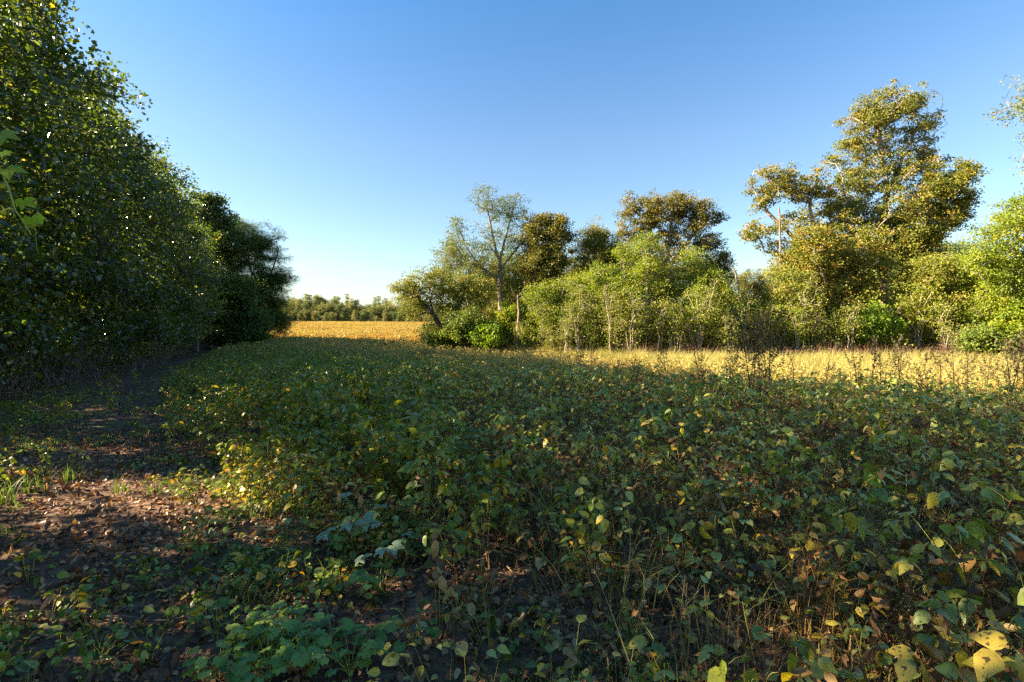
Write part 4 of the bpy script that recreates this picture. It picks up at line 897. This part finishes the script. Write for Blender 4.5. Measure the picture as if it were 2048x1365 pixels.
# ---------------------------------------------------------------- foreground individuals
def ground_at(px, py, h=0.0):                          # ground point seen at a photograph pixel
    Y = (CAMZ - h) * FPX / (py - HOR)
    for _ in range(12):
        x = (px - 1024) / FPX * Y; Y = (CAMZ - h - float(gz(x, Y))) * FPX / (py - HOR)
    return np.array([(px - 1024) / FPX * Y, Y, float(gz((px - 1024) / FPX * Y, Y))])
# mallow plants with round scalloped leaves
def mallow(seed, n, rad, h, L, tpl, mat):
    g = np.random.default_rng(seed); stems = []; lv = []
    for i in range(n):
        a = g.uniform(0, 6.28); r = rad * g.random() ** .6; p = np.array([math.cos(a) * r, math.sin(a) * r, h * g.uniform(.5, 1.1)])
        stems.append(tube(bez((0, 0, 0), (p[0] * .4, p[1] * .4, p[2] * .8), p, 5), .002, .0012, 4, .9))
        d = np.array([math.cos(a), math.sin(a), g.uniform(-.4, .1)]); nn = g.normal(size=3) * .3 + np.array([0, 0, 1])
        lv.append(leaves(tpl, p - nrm(d) * .2 * L, d, nn, L * g.uniform(.7, 1.25), g.random()))
    return mk('stem', stems, [M['soystem']]), [mk('leaf', [c], [M[mat]]) for c in lv]
mv = [mallow(2100 + i, 16 + 4 * i,   .17, .17, .052, LF_MALLOW, 'mallow') for i in range(3)]
for i, (px, py, s) in enumerate([(500, 1340, 1), (560, 1320, 1.1), (620, 1345, 1.1), (665, 1310, 1.0), (700, 1355, 1.0), (590, 1290, .9), (540, 1365, 1), (440, 1362, .9), (745, 1075, 1.2), (790, 1130, 1.1), (700, 1100, 1.0), (760, 1190, 1.0), (830, 1290, .9), (470, 1290, .8)]):
    p = ground_at(px, py); e = empty('mallow_plant', p, i * 1.3); e.scale = (s,) * 3
    tag(e, 'low mallow weed with round scalloped green leaves at the bottom of the track' if py > 1240 else 'low mallow weed with scalloped leaves beside the pale mildewed leaves', 'weed', 'mallow weeds at the bottom of the track' if py > 1240 else 'mallow weeds beside the mildewed leaves')
    obj('stem', mv[i % 3][0], e)
    for l in mv[i % 3][1]: obj('leaf', l, e)
pm = mallow(2120, 6, .24, .34, .125, LF_MAPLE, 'pale')
for (px, py, s, lab) in ((715, 1110, 1.0, 'weed with large grey-white mildewed lobed leaves beside the track'), (775, 1150, .75, 'smaller weed with pale mildewed leaves in front of the larger mildewed one')):
    p = ground_at(px, py); e = empty('mildewed_weed', p, .6); e.scale = (s,) * 3; tag(e, lab, 'weed'); obj('stem', pm[0], e)
    for l in pm[1]: obj('leaf', l, e)
# bright grass tufts on the track
for k, (px, py, h, lab) in enumerate(((75, 985, .30, 'bright green grass tuft catching the sun on the left of the track'), (142, 965, .24, 'smaller bright grass tuft right of the sunlit tuft'), (10, 1010, .3, 'grass tuft at the left edge of the picture beside the sunlit tuft'), (245, 990, .22, 'thin grass tuft in the sun patch in the middle of the track'))):
    tag(obj('grass_tuft', tuft(2200 + k, 'grass', 34 if k < 3 else 12, h, .05, .55, .004, 6), loc=ground_at(px, py)), lab, 'grass tuft')
# fallen twigs
tws = [(190, 880, 60, .2, 'long thin pale twig lying across the upper track'), (195, 910, 40, .9, 'short forked twig lying near the middle of the track'), (300, 910, 45, .5, 'pale crooked twig lying close to the crop edge'), (380, 1245, 70, .1, 'thin twig lying in the litter near the bottom of the track'),
       (250, 1245, 60, -.1, 'thin dark twig lying left of the bottom twig'), (960, 1150, 60, -.6, 'brown twig lying under the soybean plants'), (1240, 1350, 60, -.6, 'thick twig lying in the dead leaves at the bottom edge'), (500, 1095, 50, -.4, 'short twig lying between two green weeds')]
for k, (px, py, L, a, lab) in enumerate(tws):
    p = ground_at(px, py); Lm = L / FPX * p[1] * 1.2; g2 = np.random.default_rng(2300 + k)
    q = np.array([(-Lm, 0, .012), (-Lm * .4, g2.normal() * .03, .03), (Lm * .3, g2.normal() * .03, .02), (Lm, 0, .03)])
    q = bez(q[0], q[1] * 2 - q[0] * .5 - q[3] * .5, q[3], 7) + g2.normal(size=(7, 3)) * .006; q[:, 2] = np.abs(q[:, 2]) + .012
    e = tag(obj('twig', mk('twig', [tube(q, .007, .003, 5), tube([q[3], q[3] + (.05, .06, .02), q[3] + (.11, .1, .015)], .004, .002, 4)], [M['twig']]), loc=p), lab, 'twig'); e.rotation_euler = (0, 0, a)
# grapevine hanging into the left edge of the picture
e = empty('grape_vine', (-7.2, 3.2, float(gz(-7.2, 3.2)))); tag(e, 'hanging grapevine with bright green toothed leaves at the left edge', 'vine'); b = np.array(e.location)
Yl = 1.55
main = np.concatenate([bez((-7.2, 3.2, 0), (-7.0, 3.1, 4.2), (-3.2, 2.0, 3.0), 10), bez((-3.2, 2.0, 3.0), (-2.0, 1.6, 2.6), P(-60, 250, Yl), 6)[1:], bez(P(-60, 250, Yl), P(10, 330, Yl), P(30, 420, Yl), 5)[1:], bez(P(30, 420, Yl), P(45, 440, Yl), P(62, 470, Yl), 4)[1:]]) - b
obj('stem', mk('stem', [tube(main, .008, .0015, 5, .9)], [M['soystem']]), e)
for a_, c_, d_ in (((22, 405), (30, 450), (62, 478)), ((55, 445), (50, 480), (28, 510)), ((72, 460), (70, 490), (78, 510))):
    obj('tendril', mk('tendril', [tube(bez(P(*a_, Yl), P(*c_, Yl), P(*d_, Yl), 7) - b, .0012, .0006, 3, .95)], [M['soystem']]), e)
g2 = np.random.default_rng(9)
for (px, py, dx, dy, L, tone) in ((-6, 262, .8, -.5, .085, .2), (2, 303, .5, -.3, .04, .6), (5, 335, .9, -.35, .085, .3), (-8, 375, .8, .15, .075, .9), (45, 395, .6, -.8, .055, .2), (-4, 425, .9, .1, .06, .8), (62, 432, .7, -.6, .05, .6), (60, 450, .8, -.2, .035, .9), (-40, 310, -.5, -.5, .08, .5)):
    c = leaves(LF_MAPLE if L > .05 else LF_MALLOW, P(px, py, Yl + g2.uniform(-.05, .05)) - b, np.array([[dx, -.25, dy]]), np.array([[.15, -.65, .7]]), L * .95, tone)
    obj('leaf', mk('leaf', [c], [M['grape']]), e)
